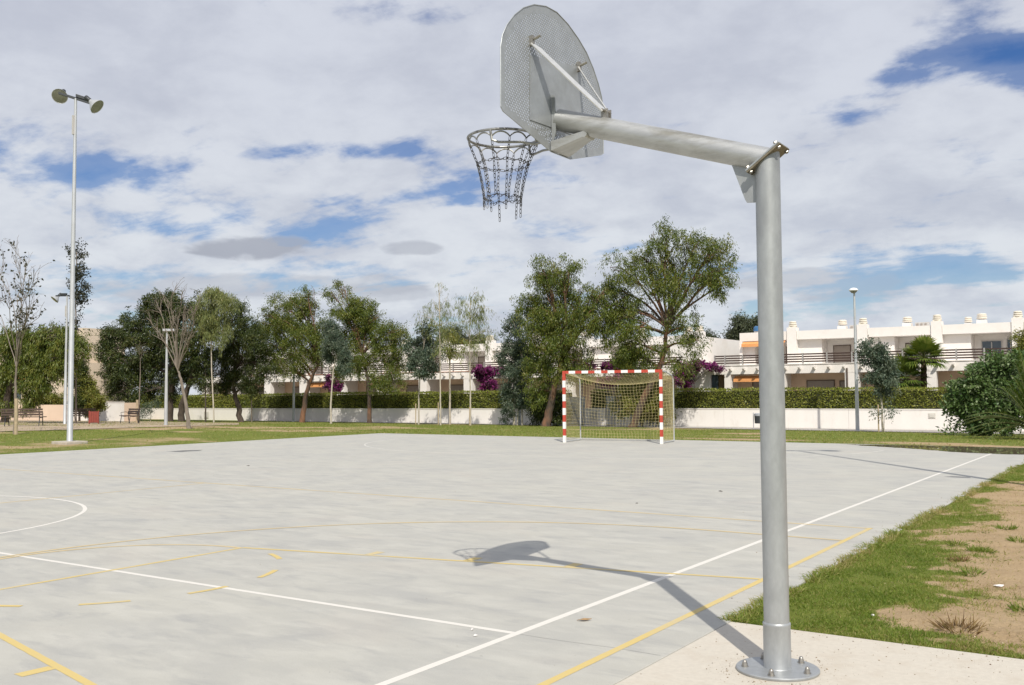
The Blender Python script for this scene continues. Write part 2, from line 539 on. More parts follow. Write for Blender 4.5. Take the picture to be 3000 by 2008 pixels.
def ground_mat():
    m = bpy.data.materials.new('turf_and_soil')
    m.use_nodes = True
    nt = m.node_tree
    b = nt.nodes['Principled BSDF']
    pos = nd(nt, 'ShaderNodeNewGeometry').outputs['Position']

    def nz(scale, detail, rough, off=0.0):
        mp = nd(nt, 'ShaderNodeMapping')
        mp.inputs['Location'].default_value = (off, off, 0)
        nt.links.new(pos, mp.inputs[0])
        n = nd(nt, 'ShaderNodeTexNoise', Scale=scale, Detail=detail, Roughness=rough)
        nt.links.new(mp.outputs[0], n.inputs['Vector'])
        return n.outputs[0]

    def ramp(v, stops):
        r = nd(nt, 'ShaderNodeValToRGB')
        while len(r.color_ramp.elements) < len(stops):
            r.color_ramp.elements.new(0.5)
        for i, (p, c) in enumerate(stops):
            r.color_ramp.elements[i].position = p
            r.color_ramp.elements[i].color = (*c, 1)
        nt.links.new(v, r.inputs[0])
        return r.outputs[0]

    def mx(f, a, c):
        n = nd(nt, 'ShaderNodeMix', data_type='RGBA')
        nt.links.new(f, n.inputs[0])
        nt.links.new(a, n.inputs[6])
        nt.links.new(c, n.inputs[7])
        return n.outputs[2]
    g1 = ramp(nz(0.5, 8, 0.7), [(0.3, (0.11, 0.135, 0.024)), (0.5, (0.165, 0.19, 0.034)), (0.62, (0.215, 0.215, 0.048)), (0.78, (0.26, 0.22, 0.08))])
    g2 = ramp(nz(14, 5, 0.7, 3), [(0.35, (0.08, 0.11, 0.02)), (0.55, (0.145, 0.18, 0.032)), (0.72, (0.23, 0.205, 0.07))])
    half = nd(nt, 'ShaderNodeValue')
    half.outputs[0].default_value = 0.5
    grass = mx(half.outputs[0], g1, g2)
    soil = ramp(nz(3.0, 8, 0.65, 7), [(0.3, (0.31, 0.225, 0.135)), (0.5, (0.41, 0.305, 0.185)), (0.7, (0.49, 0.375, 0.235))])
    s2 = ramp(nz(60, 4, 0.7, 1), [(0.3, (0.28, 0.19, 0.10)), (0.55, (0.44, 0.315, 0.18)), (0.75, (0.53, 0.40, 0.25))])
    soil = mx(half.outputs[0], soil, s2)
    at = nd(nt, 'ShaderNodeAttribute', attribute_name='bare')
    jit = nz(9, 6, 0.7, 5)
    ma = nd(nt, 'ShaderNodeMath', operation='MULTIPLY_ADD')
    nt.links.new(jit, ma.inputs[0])
    ma.inputs[1].default_value = 0.9
    nt.links.new(at.outputs['Fac'], ma.inputs[2])
    r = nd(nt, 'ShaderNodeMapRange')
    r.inputs[1].default_value = 0.82
    r.inputs[2].default_value = 1.08
    nt.links.new(ma.outputs[0], r.inputs[0])
    nt.links.new(mx(r.outputs[0], grass, soil), b.inputs['Base Color'])
    b.inputs['Roughness'].default_value = 0.95
    b.inputs['Specular IOR Level'].default_value = 0.15
    bp = nd(nt, 'ShaderNodeBump', Strength=0.9, Distance=0.03)
    nt.links.new(nz(25, 6, 0.7), bp.inputs['Height'])
    nt.links.new(bp.outputs[0], b.inputs['Normal'])
    MATS['turf_and_soil'] = m


ground_mat()


def water_mat():
    m = bpy.data.materials.new('puddle_water')
    m.use_nodes = True
    b = m.node_tree.nodes['Principled BSDF']
    b.inputs['Base Color'].default_value = (0.20, 0.165, 0.11, 1)
    b.inputs['Roughness'].default_value = 0.015
    b.inputs['Specular IOR Level'].default_value = 0.6
    MATS['puddle_water'] = m


water_mat()
mat('wet_concrete', (0.13, 0.125, 0.115), rough=0.35, var=0.15, vscale=5)


# ------------------------------------------------------------------ mesh helpers
def link(name, me, m=None, parent=None, loc=None):
    o = bpy.data.objects.new(name, me)
    COL.objects.link(o)
    if m is not None and me is not None:
        for x in (m if isinstance(m, (list, tuple)) else [m]):
            me.materials.append(MATS[x])
    if parent is not None:
        o.parent = parent
        o.matrix_parent_inverse = Matrix.Translation(parent.location).inverted() if parent.parent is None and parent.type == 'EMPTY' else Matrix.Identity(4)
    if loc is not None:
        o.location = loc
    return o


def tag(o, label=None, cat=None, group=None, kind=None):
    if label:
        o['label'] = label
    if cat:
        o['category'] = cat
    if group:
        o['group'] = group
    if kind:
        o['kind'] = kind
    return o


def thing(name, label, cat, loc=(0, 0, 0), group=None):
    o = bpy.data.objects.new(name, None)
    COL.objects.link(o)
    o.location = loc
    o.empty_display_size = 0.2
    return tag(o, label, cat, group)


class MB:
    """gathers faces for ONE mesh, in world coordinates"""
    def __init__(self):
        self.v, self.f, self.m = [], [], []

    def add(self, vs_, fs, mi=0):
        k = len(self.v)
        self.v += [tuple(p) for p in vs_]
        self.f += [tuple(k + i for i in f) for f in fs]
        self.m += [mi] * len(fs)
        return self

    def box(self, a, b, mi=0):
        x0, y0, z0 = a
        x1, y1, z1 = b
        vs_ = [(x0, y0, z0), (x1, y0, z0), (x1, y1, z0), (x0, y1, z0), (x0, y0, z1), (x1, y0, z1), (x1, y1, z1), (x0, y1, z1)]
        return self.add(vs_, [(0, 3, 2, 1), (4, 5, 6, 7), (0, 1, 5, 4), (1, 2, 6, 5), (2, 3, 7, 6), (3, 0, 4, 7)], mi)

    def obox(self, c, ax, ay, az, mi=0):
        """oriented box from centre and three half vectors"""
        c, ax, ay, az = map(Vector, (c, ax, ay, az))
        vs_ = [c + sx * ax + sy * ay + sz * az for sz in (-1, 1) for sx, sy in ((-1, -1), (1, -1), (1, 1), (-1, 1))]
        return self.add(vs_, [(0, 3, 2, 1), (4, 5, 6, 7), (0, 1, 5, 4), (1, 2, 6, 5), (2, 3, 7, 6), (3, 0, 4, 7)], mi)

    def tube(self, pts, rad, n=8, caps=True, closed=False, mi=0, start=None):
        pts = [Vector(p) for p in pts]
        if isinstance(rad, (int, float)):
            rad = [rad] * len(pts)
        L = len(pts)
        rings = []
        prev = None
        for i in range(L):
            if closed:
                t = pts[(i + 1) % L] - pts[i - 1]
            else:
                t = pts[min(i + 1, L - 1)] - pts[max(i - 1, 0)]
            t.normalize()
            if prev is None:
                ref = Vector((0, 0, 1)) if abs(t.z) < 0.9 else Vector((1, 0, 0))
                a = t.cross(ref).normalized()
            else:
                a = (prev - t * prev.dot(t))
                if a.length < 1e-6:
                    a = t.cross(Vector((0.3, 0.7, 0.2)))
                a.normalize()
            prev = a
            b_ = t.cross(a)
            rings.append([pts[i] + (a * math.cos(2 * math.pi * k / n) + b_ * math.sin(2 * math.pi * k / n)) * rad[i] for k in range(n)])
        vs_ = [p for r in rings for p in r]
        fs = []
        for i in range(L if closed else L - 1):
            j = (i + 1) % L
            for k in range(n):
                fs.append((i * n + k, i * n + (k + 1) % n, j * n + (k + 1) % n, j * n + k))
        if caps and not closed:
            fs.append(tuple(range(n))[::-1])
            fs.append(tuple((L - 1) * n + k for k in range(n)))
        return self.add(vs_, fs, mi)

    def lathe(self, c, axis, prof, n=20, mi=0, caps=(True, True)):
        """prof: list of (distance along axis, radius)"""
        c, axis = Vector(c), Vector(axis).normalized()
        ref = Vector((0, 0, 1)) if abs(axis.z) < 0.9 else Vector((1, 0, 0))
        a = axis.cross(ref).normalized()
        b_ = axis.cross(a)
        vs_ = [c + axis * h + (a * math.cos(2 * math.pi * k / n) + b_ * math.sin(2 * math.pi * k / n)) * r for h, r in prof for k in range(n)]
        fs = []
        for i in range(len(prof) - 1):
            for k in range(n):
                fs.append((i * n + k, i * n + (k + 1) % n, (i + 1) * n + (k + 1) % n, (i + 1) * n + k))
        if caps[0]:
            fs.append(tuple(range(n))[::-1])
        if caps[1]:
            fs.append(tuple((len(prof) - 1) * n + k for k in range(n)))
        return self.add(vs_, fs, mi)

    def prism(self, poly, d, mi=0):
        """closed 3D polygon pushed along d"""
        poly = [Vector(p) for p in poly]
        d = Vector(d)
        n = len(poly)
        vs_ = poly + [p + d for p in poly]
        fs = [tuple(range(n))[::-1], tuple(range(n, 2 * n))] + [(i, (i + 1) % n, n + (i + 1) % n, n + i) for i in range(n)]
        return self.add(vs_, fs, mi)

    def build(self, name, m, parent=None, smooth=False, bevel=0.0, kind=None):
        me = bpy.data.meshes.new(name)
        me.from_pydata(self.v, [], self.f)
        if any(self.m):
            me.polygons.foreach_set('material_index', self.m)
        me.validate()
        bm = bmesh.new()
        bm.from_mesh(me)
        bmesh.ops.recalc_face_normals(bm, faces=bm.faces)
        if bevel > 0:
            ed = [e for e in bm.edges if len(e.link_faces) == 2 and e.calc_face_angle(0) > 0.6]
            bmesh.ops.bevel(bm, geom=ed, offset=bevel, segments=2, affect='EDGES', profile=0.6)
        bm.to_mesh(me)
        bm.free()
        if smooth:
            me.polygons.foreach_set('use_smooth', [True] * len(me.polygons))
            me.set_sharp_from_angle(angle=math.radians(40))
        me.update()
        o = link(name, me, m, parent)
        if kind:
            o['kind'] = kind
        return o


def np_mesh(name, V, Q, tint=None, mats=None, parent=None, kind=None, attr='tint'):
    """fast mesh from arrays: V (n,3), Q (m,k) with one value of attr per face"""
    me = bpy.data.meshes.new(name)
    k = Q.shape[1]
    me.vertices.add(len(V))
    me.vertices.foreach_set('co', np.ascontiguousarray(V, np.float32).ravel())
    me.loops.add(Q.size)
    me.loops.foreach_set('vertex_index', np.ascontiguousarray(Q, np.int32).ravel())
    me.polygons.add(len(Q))
    me.polygons.foreach_set('loop_start', np.arange(0, Q.size, k, dtype=np.int32))
    me.update(calc_edges=True)
    if tint is not None:
        a = me.attributes.new(attr, 'FLOAT', 'FACE')
        a.data.foreach_set('value', np.ascontiguousarray(tint, np.float32))
    o = link(name, me, mats, parent)
    if kind:
        o['kind'] = kind
    return o


def unit(v):
    return v / np.maximum(np.linalg.norm(v, axis=1, keepdims=True), 1e-9)


def leaf_arrays(P, D, ln, wd, rng, fold=0.0):
    """diamond leaves at P pointing along D"""
    n = len(P)
    D = unit(D)
    S = unit(np.cross(D, rng.normal(size=(n, 3))))
    l = ln * rng.uniform(0.65, 1.25, (n, 1))
    w = wd * rng.uniform(0.7, 1.25, (n, 1))
    V = np.stack([P, P + D * l * 0.42 + S * w * 0.5, P + D * l, P + D * l * 0.42 - S * w * 0.5], axis=1).reshape(-1, 3)
    Q = np.arange(4 * n).reshape(n, 4)
    return V, Q


# ------------------------------------------------------------------ the ground
XE, YF, XL = -2.31, 27.75, -24.3      # court slab: right edge, far edge, left edge


def bare(x, y):
    """share of bare soil 0..1 at a place on the ground"""
    x = np.asarray(x, float)
    y = np.asarray(y, float)
    e = x - XE
    # strip of turf along the right edge of the court, wider near the pad
    wid = np.interp(y, [5.9, 6.3, 6.9, 7.8, 8.6, 10.1, 11.4, 14.0, 17, 20, 24, 30], [1.15, 1.10, 0.98, 0.80, 0.72, 0.66, 0.55, 0.30, 0.34, 0.7, 1.4, 3.0])
    n1 = fbm(x * 1.7, y * 1.2, 3) - 0.5
    n2 = fbm(x * 6.0, y * 6.0, 9) - 0.5
    d = (e - wid) / 0.60 + n1 * 3.0 + n2 * 1.6
    near_pad = np.clip((y - 5.98) / 0.30 + n2 * 1.4, 0, 1)
    strip = np.clip(0.5 + d, 0, 1) * near_pad
    strip = strip * np.clip((26 - y) / 5, 0.15, 1)
    # park behind: mostly turf with worn patches
    n3 = fbm(x * 0.22, y * 0.30, 21)
    n4 = fbm(x * 1.0, y * 1.4, 31)
    park = np.clip((n3 - 0.56) * 5 + (n4 - 0.5) * 1.2, 0, 1)
    goalwear = np.exp(-(((x + 11.0) / 3.4) ** 2 + ((y - 30.0) / 1.3) ** 2)) * 0.85
    leftwear = np.clip((-24.2 - x) / 1.0, 0, 1) * np.clip((x + 34.5) / 4.5, 0, 1) * np.clip((26 - y) / 5, 0, 1) * (0.40 + 0.9 * (n4 - 0.5))
    park = np.clip(np.maximum.reduce([park * 0.7, goalwear * (0.4 + n4), leftwear]), 0, 1)
    return np.where((x > XE - 0.3) & (y < 27), strip, park)


def axis_lines(spec):
    out = []
    for a, b, s in spec:
        out += list(np.arange(a, b - 1e-6, s))
    out.append(spec[-1][1])
    return np.array(out)


gx = axis_lines([(-2500, -400, 300), (-400, -120, 35), (-120, -40, 2.0), (-40, -24, 0.5), (-24, -3, 0.8), (-3, -2.5, 0.1), (-2.5, 0.9, 0.05), (0.9, 6, 0.5), (6, 60, 6), (60, 400, 40), (400, 2500, 300)])
gy = axis_lines([(-2500, -400, 300), (-400, -40, 40), (-40, 4, 3), (4, 5.5, 0.3), (5.5, 14, 0.05), (14, 24, 0.12), (24, 34, 0.3), (34, 60, 0.7), (60, 140, 4), (140, 400, 30), (400, 3000, 300)])
GX, GY = np.meshgrid(gx, gy)
under = (GX < XE - 0.06) & (GX > XL + 0.06) & (GY < YF - 0.06) & (GY > -16.4)
padm = (GX > XE - 0.1) & (GX < 0.85) & (GY < 5.9) & (GY > 2.0)
GZ = gz(GX, GY) - 0.012
rf = np.where((GX > XE - 0.1) & (GY < 27), 1.0, 0.4)
relief = rf * (fbm(GX * 1.5, GY * 1.5, 41) - 0.5) * 0.045 + rf * (fbm(GX * 7, GY * 7, 43) - 0.5) * 0.030
edge = np.clip(np.minimum(np.abs(GX - XE), np.abs(GY - 5.95)) / 0.3, 0.0, 1)
GZ = GZ + relief * np.where(GX > XE, edge, 1.0) * np.clip((60 - np.abs(GY)) / 20, 0, 1)
GZ = np.where(under | padm, -0.10, GZ)
ny, nx = GX.shape
ii = np.arange(ny * nx).reshape(ny, nx)
Q = np.stack([ii[:-1, :-1], ii[:-1, 1:], ii[1:, 1:], ii[1:, :-1]], axis=-1).reshape(-1, 4)
ground = np_mesh('ground', np.stack([GX, GY, GZ], -1).reshape(-1, 3), Q, mats='turf_and_soil')
a_ = ground.data.attributes.new('bare', 'FLOAT', 'POINT')
a_.data.foreach_set('value', bare(GX, GY).astype(np.float32).ravel())
ground.data.polygons.foreach_set('use_smooth', [True] * len(ground.data.polygons))
tag(ground, kind='structure')


def ground_z(x, y):
    x = np.asarray(x, float)
    y = np.asarray(y, float)
    r = (fbm(x * 1.5, y * 1.5, 41) - 0.5) * 0.045 + (fbm(x * 7, y * 7, 43) - 0.5) * 0.030
    r = r * np.where((x > XE - 0.1) & (y < 27), 1.0, 0.4)
    e = np.clip(np.minimum(np.abs(x - XE), np.abs(y - 5.95)) / 0.3, 0, 1)
    return gz(x, y) - 0.012 + r * np.where(x > XE, e, 1.0)


# court slab
mb = MB()
jag = random.Random(3)
slab = mb.box((XL, -16.5, -0.14), (XE, YF, 0.0)).build('court', 'court_concrete', bevel=0.006)
tag(slab, kind='structure')
# pad under the post
mb = MB().box((XE + 0.006, 2.2, -0.14), (0.8, 5.95, 0.002))
pad = mb.build('post_pad', 'concrete_pad', bevel=0.008)
tag(pad, kind='structure')


def strip(name, pts, w, m, z, closed=False):
    pts = [Vector((p[0], p[1])) for p in pts]
    fine = []
    for i in range(len(pts) if closed else len(pts) - 1):
        a, b = pts[i], pts[(i + 1) % len(pts)]
        m_ = max(1, min(120, int((b - a).length / 0.10)))
        fine += [a.lerp(b, k / m_) for k in range(m_)]
    if not closed:
        fine.append(pts[-1])
    pts = fine
    L = len(pts)
    vs_, fs = [], []
    for i in range(L):
        if closed:
            t = pts[(i + 1) % L] - pts[i - 1]
        else:
            t = pts[min(i + 1, L - 1)] - pts[max(i - 1, 0)]
        t.normalize()
        nrm = Vector((-t.y, t.x)) * w / 2
        ja, jb = jag.uniform(0.92, 1.05), jag.uniform(0.92, 1.05)
        vs_ += [(pts[i].x + nrm.x * ja, pts[i].y + nrm.y * ja, z), (pts[i].x - nrm.x * jb, pts[i].y - nrm.y * jb, z)]
    for i in range(L if closed else L - 1):
        j = (i + 1) % L
        fs.append((2 * i, 2 * i + 1, 2 * j + 1, 2 * j))
    me = bpy.data.meshes.new(name)
    me.from_pydata(vs_, [], fs)
    o = link(name, me, m, slab)
    o.matrix_parent_inverse = Matrix.Identity(4)
    return o


def arc(cx, cy, r, a0, a1, n=48):
    return [(cx + r * math.cos(math.radians(a0 + (a1 - a0) * i / n)), cy + r * math.sin(math.radians(a0 + (a1 - a0) * i / n))) for i in range(n + 1)]


WZ = 0.0008
SX0, SX1, HY, GY0 = -3.28, -23.2, 4.98, 25.2
strip('white_sideline', [(SX0, -15.0), (SX0, GY0)], 0.055, 'white_paint', WZ)
strip('white_sideline', [(SX1, -15.0), (SX1, GY0)], 0.055, 'white_paint_faded', WZ)
strip('white_halfway_line', [(SX0 - 0.027, HY), (SX1 + 0.027, HY)], 0.05, 'white_paint', WZ)
strip('white_centre_circle', arc(-13.2, HY, 3.0, 0, 360, 96)[:-1], 0.05, 'white_paint', WZ + 0.0003, closed=True)
strip('white_goal_line', [(SX0 - 0.03, GY0 - 0.03), (SX1 + 0.03, GY0 - 0.03)], 0.05, 'white_paint_faded', WZ + 0.0003)
strip('white_goal_area_line', arc(-11.7, GY0, 6, 0.5, 90, 30) + arc(-14.7, GY0, 6, 90, 179.5, 30) if False else
      [(-11.7 + 6 * math.cos(math.radians(a)), GY0 - 6 * math.sin(math.radians(a))) for a in np.linspace(1, 90, 30)] +
      [(-14.7 - 6 * math.cos(math.radians(a)), GY0 - 6 * math.sin(math.radians(a))) for a in np.linspace(90, 1, 30)], 0.05, 'white_paint_faded', WZ)
YZ = 0.0014
BX, FX, LX = -2.6, -7.3, -23.8
strip('yellow_baseline', [(BX, -0.75), (BX, 10.76)], 0.052, 'yellow_paint', YZ)
strip('yellow_sideline', [(BX - 0.03, 10.72), (LX, 10.72)], 0.05, 'yellow_paint_faded', YZ)
strip('yellow_midcourt_line', [(-13.2, 10.69), (-13.2, -0.75)], 0.05, 'yellow_paint_faded', YZ)
strip('yellow_lane_line', [(BX - 0.03, 7.41), (FX, 6.37)], 0.048, 'yellow_paint', YZ + 0.0003)
strip('yellow_lane_line', [(BX - 0.03, 2.55), (FX, 3.59)], 0.05, 'yellow_paint', YZ + 0.0003)
strip('yellow_free_throw_line', [(FX, 6.35), (FX, 3.61)], 0.048, 'yellow_paint', YZ)
strip('yellow_free_throw_arc', arc(FX, HY, 1.37, 90, 270, 40), 0.048, 'yellow_paint_faded', YZ + 0.0006)
for a in (62, 25, -5, -36, -66):
    strip('yellow_arc_dash', arc(FX, HY, 1.37, a - 7, a + 7, 6), 0.05, 'yellow_paint', YZ + 0.0006)
for s, x in ((1, -6.0), (1, -5.05), (1, -4.15), (-1, -6.0), (-1, -4.97), (-1, -4.15)):
    yy = HY + s * (2.43 - (BX - x) * 0.2213)
    strip('yellow_lane_mark', [(x, yy + s * 0.03), (x - 0.01, yy + s * 0.21)], 0.09, 'yellow_paint', YZ)
strip('yellow_three_point_line', [(BX - 0.03, 9.73), (-3.3, 9.73)] + [(-4.0 - 4.75 * math.cos(math.radians(a)), HY + 4.75 * math.sin(math.radians(a))) for a in np.linspace(90, -90, 70)] + [(-3.3, 0.23), (BX - 0.03, 0.23)], 0.048, 'yellow_paint_faded', YZ + 0.0009)


def sheet_poly(name, pts, m, z, parent=None, kind=None, seed=1, wob=0.12, sub=6, zf=None):
    """irregular flat patch from an outline"""
    rg = random.Random(seed)
    out = []
    for i in range(len(pts)):
        a, b = Vector(pts[i]), Vector(pts[(i + 1) % len(pts)])
        for k in range(sub):
            p = a.lerp(b, k / sub)
            w = wob * (b - a).length * (0 if k == 0 else 1) * 0.5
            out.append((p.x + rg.uniform(-w, w), p.y + rg.uniform(-w, w)))
    me = bpy.data.meshes.new(name)
    me.from_pydata([(x, y, z if zf is None else zf(x, y)) for x, y in out], [], [tuple(range(len(out)))])
    o = link(name, me, m, parent)
    if parent is not None:
        o.matrix_parent_inverse = Matrix.Identity(4)
    if kind:
        tag(o, kind=kind)
    return o


sheet_poly('puddle', [(-7.3, 27.3), (-6.0, 26.55), (-5.0, 25.9), (-4.2, 25.1), (-3.5, 24.85), (-2.9, 24.7), (-2.36, 24.85), (-2.36, 27.55), (-3.2, 27.64), (-4.6, 27.66), (-6.2, 27.6)], 'puddle_water', 0.0045, kind='structure', seed=5, wob=0.10)
for pts, sd in (([(a.x, a.y) for a in [hit(485, 1323), hit(535, 1324.5), hit(590, 1320.5), hit(592, 1318.5), hit(540, 1320)]], 3),
                ([(a.x, a.y) for a in [hit(2765, 1397), hit(2800, 1399.5), hit(2845, 1401), hit(2840, 1398), hit(2790, 1395.5)]], 4)):
    sheet_poly('damp_patch', pts, 'wet_concrete', 0.0006, parent=slab, seed=sd, wob=0.2, sub=3)
# hairline cracks in the slab near the pad
for pts in ([(1515, 1857), (1580, 1868), (1660, 1880), (1790, 1897), (1935, 1921)],):
    w = [hit(*p) for p in pts]
    strip('crack', [(p.x, p.y) for p in w], 0.0035, 'wet_concrete', 0.0005)


def ribbon(name, front, back, m, lift, nsub=10):
    """paved strip draped on the terrain between two outlines"""
    vs_, fs = [], []
    n = len(front)
    for i in range(n):
        for k in range(nsub + 1):
            p = Vector(front[i]).lerp(Vector(back[i]), k / nsub)
            vs_.append((p.x, p.y, float(gz(p.x, p.y)) + lift))
    for i in range(n - 1):
        for k in range(nsub):
            a = i * (nsub + 1) + k
            fs.append((a, a + nsub + 1, a + nsub + 2, a + 1))
    me = bpy.data.meshes.new(name)
    me.from_pydata(vs_, [], fs)
    return tag(link(name, me, m), kind='structure')


xs = np.linspace(-60, 14, 38)
wv = fbm(xs * 0.35, xs * 0 + 3.3, 77) - 0.5
fy = np.interp(xs, [-60, -34, -27, -18, -5, 14], [52.0, 51.7, 50.6, 48.6, 47.2, 46.4])
ribbon('pavement', [(x, y + w * 0.8) for x, y, w in zip(xs, fy, wv)], [(x, 53.22) for x in xs], 'paving', 0.012)
fr = [(-160, 1268), (-60, 1268), (20, 1264), (120, 1262), (250, 1258), (380, 1254), (500, 1250), (600, 1248), (700, 1245)]
bk = [(-160, 1229), (-60, 1229), (20, 1229), (120, 1229), (250, 1230), (380, 1233), (500, 1237), (600, 1239), (700, 1240)]
ribbon('path', [hit(*p).xy for p in fr], [hit(*p).xy for p in bk], 'sandy_path', 0.008, nsub=16)

# ------------------------------------------------------------------ turf blades
def blades(name, n, box, ln, wd, m, dens, seed, lean=0.6, tint_bias=0.0, kind='stuff'):
    rg = np.random.default_rng(seed)
    x = rg.uniform(box[0], box[1], n)
    y = box[2] + (box[3] - box[2]) * rg.uniform(0, 1, n) ** 1.5
    keep = rg.uniform(0, 1, n) < dens(x, y)
    x, y = x[keep], y[keep]
    k = len(x)
    P = np.stack([x, y, ground_z(x, y) - 0.004], 1)
    D = np.stack([rg.normal(0, lean, k), rg.normal(0, lean, k), np.ones(k)], 1)
    D = unit(D)
    S = unit(np.cross(D, rg.normal(size=(k, 3)))) * (wd * rg.uniform(.6, 1.3, (k, 1)))
    l = ln * rg.uniform(0.5, 1.4, (k, 1)) * (0.55 + 0.9 * fbm(x * 3, y * 3, 5))[:, None]
    tip = P + D * l
    tip[:, 2] -= 0.25 * l[:, 0]
    mid = P + D * l * 0.55
    V = np.stack([P - S, P + S, mid + S * .8, mid - S * .8, tip], 1).reshape(-1, 3)
    b = np.arange(k)[:, None] * 5
    T = np.concatenate([b + [[0, 1, 2]], b + [[0, 2, 3]], b + [[3, 2, 4]]], 1).reshape(-1, 3)
    t = np.clip(0.60 * fbm(x * 2.2, y * 2.2, 8) + 0.50 * rg.uniform(0, 1, k) - 0.06 + tint_bias + 0.35 * bare(x, y) + 0.34 * (rg.uniform(0, 1, k) > 0.85) - 0.04, 0, 1)
    o = np_mesh(name, V, T, np.repeat(t, 3), m, kind=kind)
    return o


def dens_near(x, y):
    ok = (x > XE + 0.015 + 0.02 * np.sin(y * 9)) & (y > 5.965)
    pat = fbm(x * 4.5, y * 4.5, 61)
    return ok * np.clip(1.12 - bare(x, y) * 1.10, 0.035, 1) * np.clip(0.35 + (pat - 0.36) * 4.0, 0.22, 1)


o = blades('turf_grass', 260000, (XE, -0.2, 5.95, 22), 0.034, 0.0020, 'blade', dens_near, 1)
tag(o, 'short green turf growing along the right edge of the court', 'grass')
o = blades('edge_grass', 16000, (XE - 0.05, XE + 0.10, 5.97, 24), 0.07, 0.0028, 'blade', lambda x, y: (y > 5.97) * (fbm(y * 3, x * 0 + 2, 4) > 0.42), 2, lean=0.9, tint_bias=0.22)
tag(o, 'yellowing grass creeping over the concrete edge of the court', 'grass')
o = blades('dry_grass', 42000, (XE + 0.2, 0.6, 6.0, 17), 0.040, 0.0016, 'dry_blade', lambda x, y: np.clip((fbm(x * 2.6, y * 2.6, 14) - 0.50) * 5, 0.03, 1) * (0.3 + 0.7 * (np.abs(bare(x, y) - 0.5) < 0.49)), 3, lean=2.2)
tag(o, 'dry brown grass scattered over the sandy soil right of the court', 'grass')


def dens_far(x, y):
    on = (y > YF + 0.05) | (x < XL - 0.05)
    return on * np.clip(1.0 - bare(x, y) * 1.3, 0, 1)


o = blades('park_grass', 60000, (-62, 8, 27.7, 50), 0.08, 0.008, 'blade', dens_far, 4, lean=0.7, tint_bias=0.12)
tag(o, 'park lawn between the court and the white boundary wall', 'grass')
o = blades('verge_grass', 30000, (-62, XL, 12, 29), 0.07, 0.007, 'blade', dens_far, 6, lean=0.7, tint_bias=0.2)
tag(o, 'patchy lawn on the left of the court round the floodlight mast', 'grass')

rgw = np.random.default_rng(88)
cx = rgw.uniform(XE + 0.35, 0.5, 150)
cy = 6.1 + 12 * rgw.uniform(0, 1, 150) ** 1.3
ok = (np.abs(bare(cx, cy) - 0.62) < 0.37)
cx, cy = cx[ok], cy[ok]
m_ = 46
th = rgw.uniform(0, 2 * np.pi, (len(cx), m_))
rr_ = rgw.uniform(0, 1, (len(cx), m_)) ** 0.7 * rgw.uniform(0.03, 0.13, (len(cx), 1))
wx, wy = (cx[:, None] + rr_ * np.cos(th) * 1.6).ravel(), (cy[:, None] + rr_ * np.sin(th)).ravel()
sel = (wy > 5.99) & (wx > XE + 0.02)
wx, wy, th = wx[sel], wy[sel], th.ravel()[sel]
V_, Q_ = leaf_arrays(np.stack([wx, wy, ground_z(wx, wy) - 0.002], 1), np.stack([np.cos(th), np.sin(th), rgw.uniform(0.1, 0.9, len(wx))], 1), 0.035, 0.006, rgw)
o = np_mesh('creeping_weed', V_, Q_, np.clip(rgw.normal(0.45, 0.3, len(wx)), 0, 1), 'blade', kind='stuff')
tag(o, 'low creeping weeds thinning out from the turf over the sand', 'weeds')

# small tufts on the bare soil
def tuft(px, py, r, n, seed, label, m='blade', ln=0.07):
    rg = np.random.default_rng(seed)
    c = hit(px, py)
    th = rg.uniform(0, 2 * np.pi, n)
    rr = r * np.sqrt(rg.uniform(0, 1, n))
    x, y = c.x + rr * np.cos(th), c.y + rr * np.sin(th)
    P = np.stack([x, y, ground_z(x, y) - 0.003], 1)
    D = np.stack([np.cos(th) * 0.8 + rg.normal(0, .4, n), np.sin(th) * 0.8 + rg.normal(0, .4, n), rg.uniform(.3, 1.0, n)], 1)
    V, Qd = leaf_arrays(P, D, ln, 0.008, rg)
    o = np_mesh('grass_tuft', V, Qd, rg.uniform(0.0, 0.75, n), m)
    tag(o, label, 'grass tuft', 'tufts on the sandy soil')
    o['kind'] = 'thing'


tuft(2870, 1612, 0.10, 160, 1, 'green weed tuft on the sandy soil, largest of those standing alone')
tuft(2848, 1680, 0.07, 70, 2, 'sparse olive weed tuft in the middle of the bare sand')
tuft(2800, 1590, 0.07, 90, 3, 'grey-green tuft between turf strip and open sand')
tuft(2990, 1585, 0.09, 120, 4, 'green tuft cut by the right edge of the picture, upper one')
tuft(2995, 1780, 0.07, 100, 5, 'green tuft cut by the right edge of the picture, lower one')
tuft(2950, 1545, 0.09, 110, 6, 'yellowish tuft on the sand below the puddle end of the court', ln=0.06)
tuft(2810, 1640, 0.06, 60, 7, 'thin brown tuft beside the turf strip', 'dry_blade')
tuft(2810, 1845, 0.11, 110, 8, 'dry brown twiggy weed beside the pad edge', 'dry_blade', 0.10)

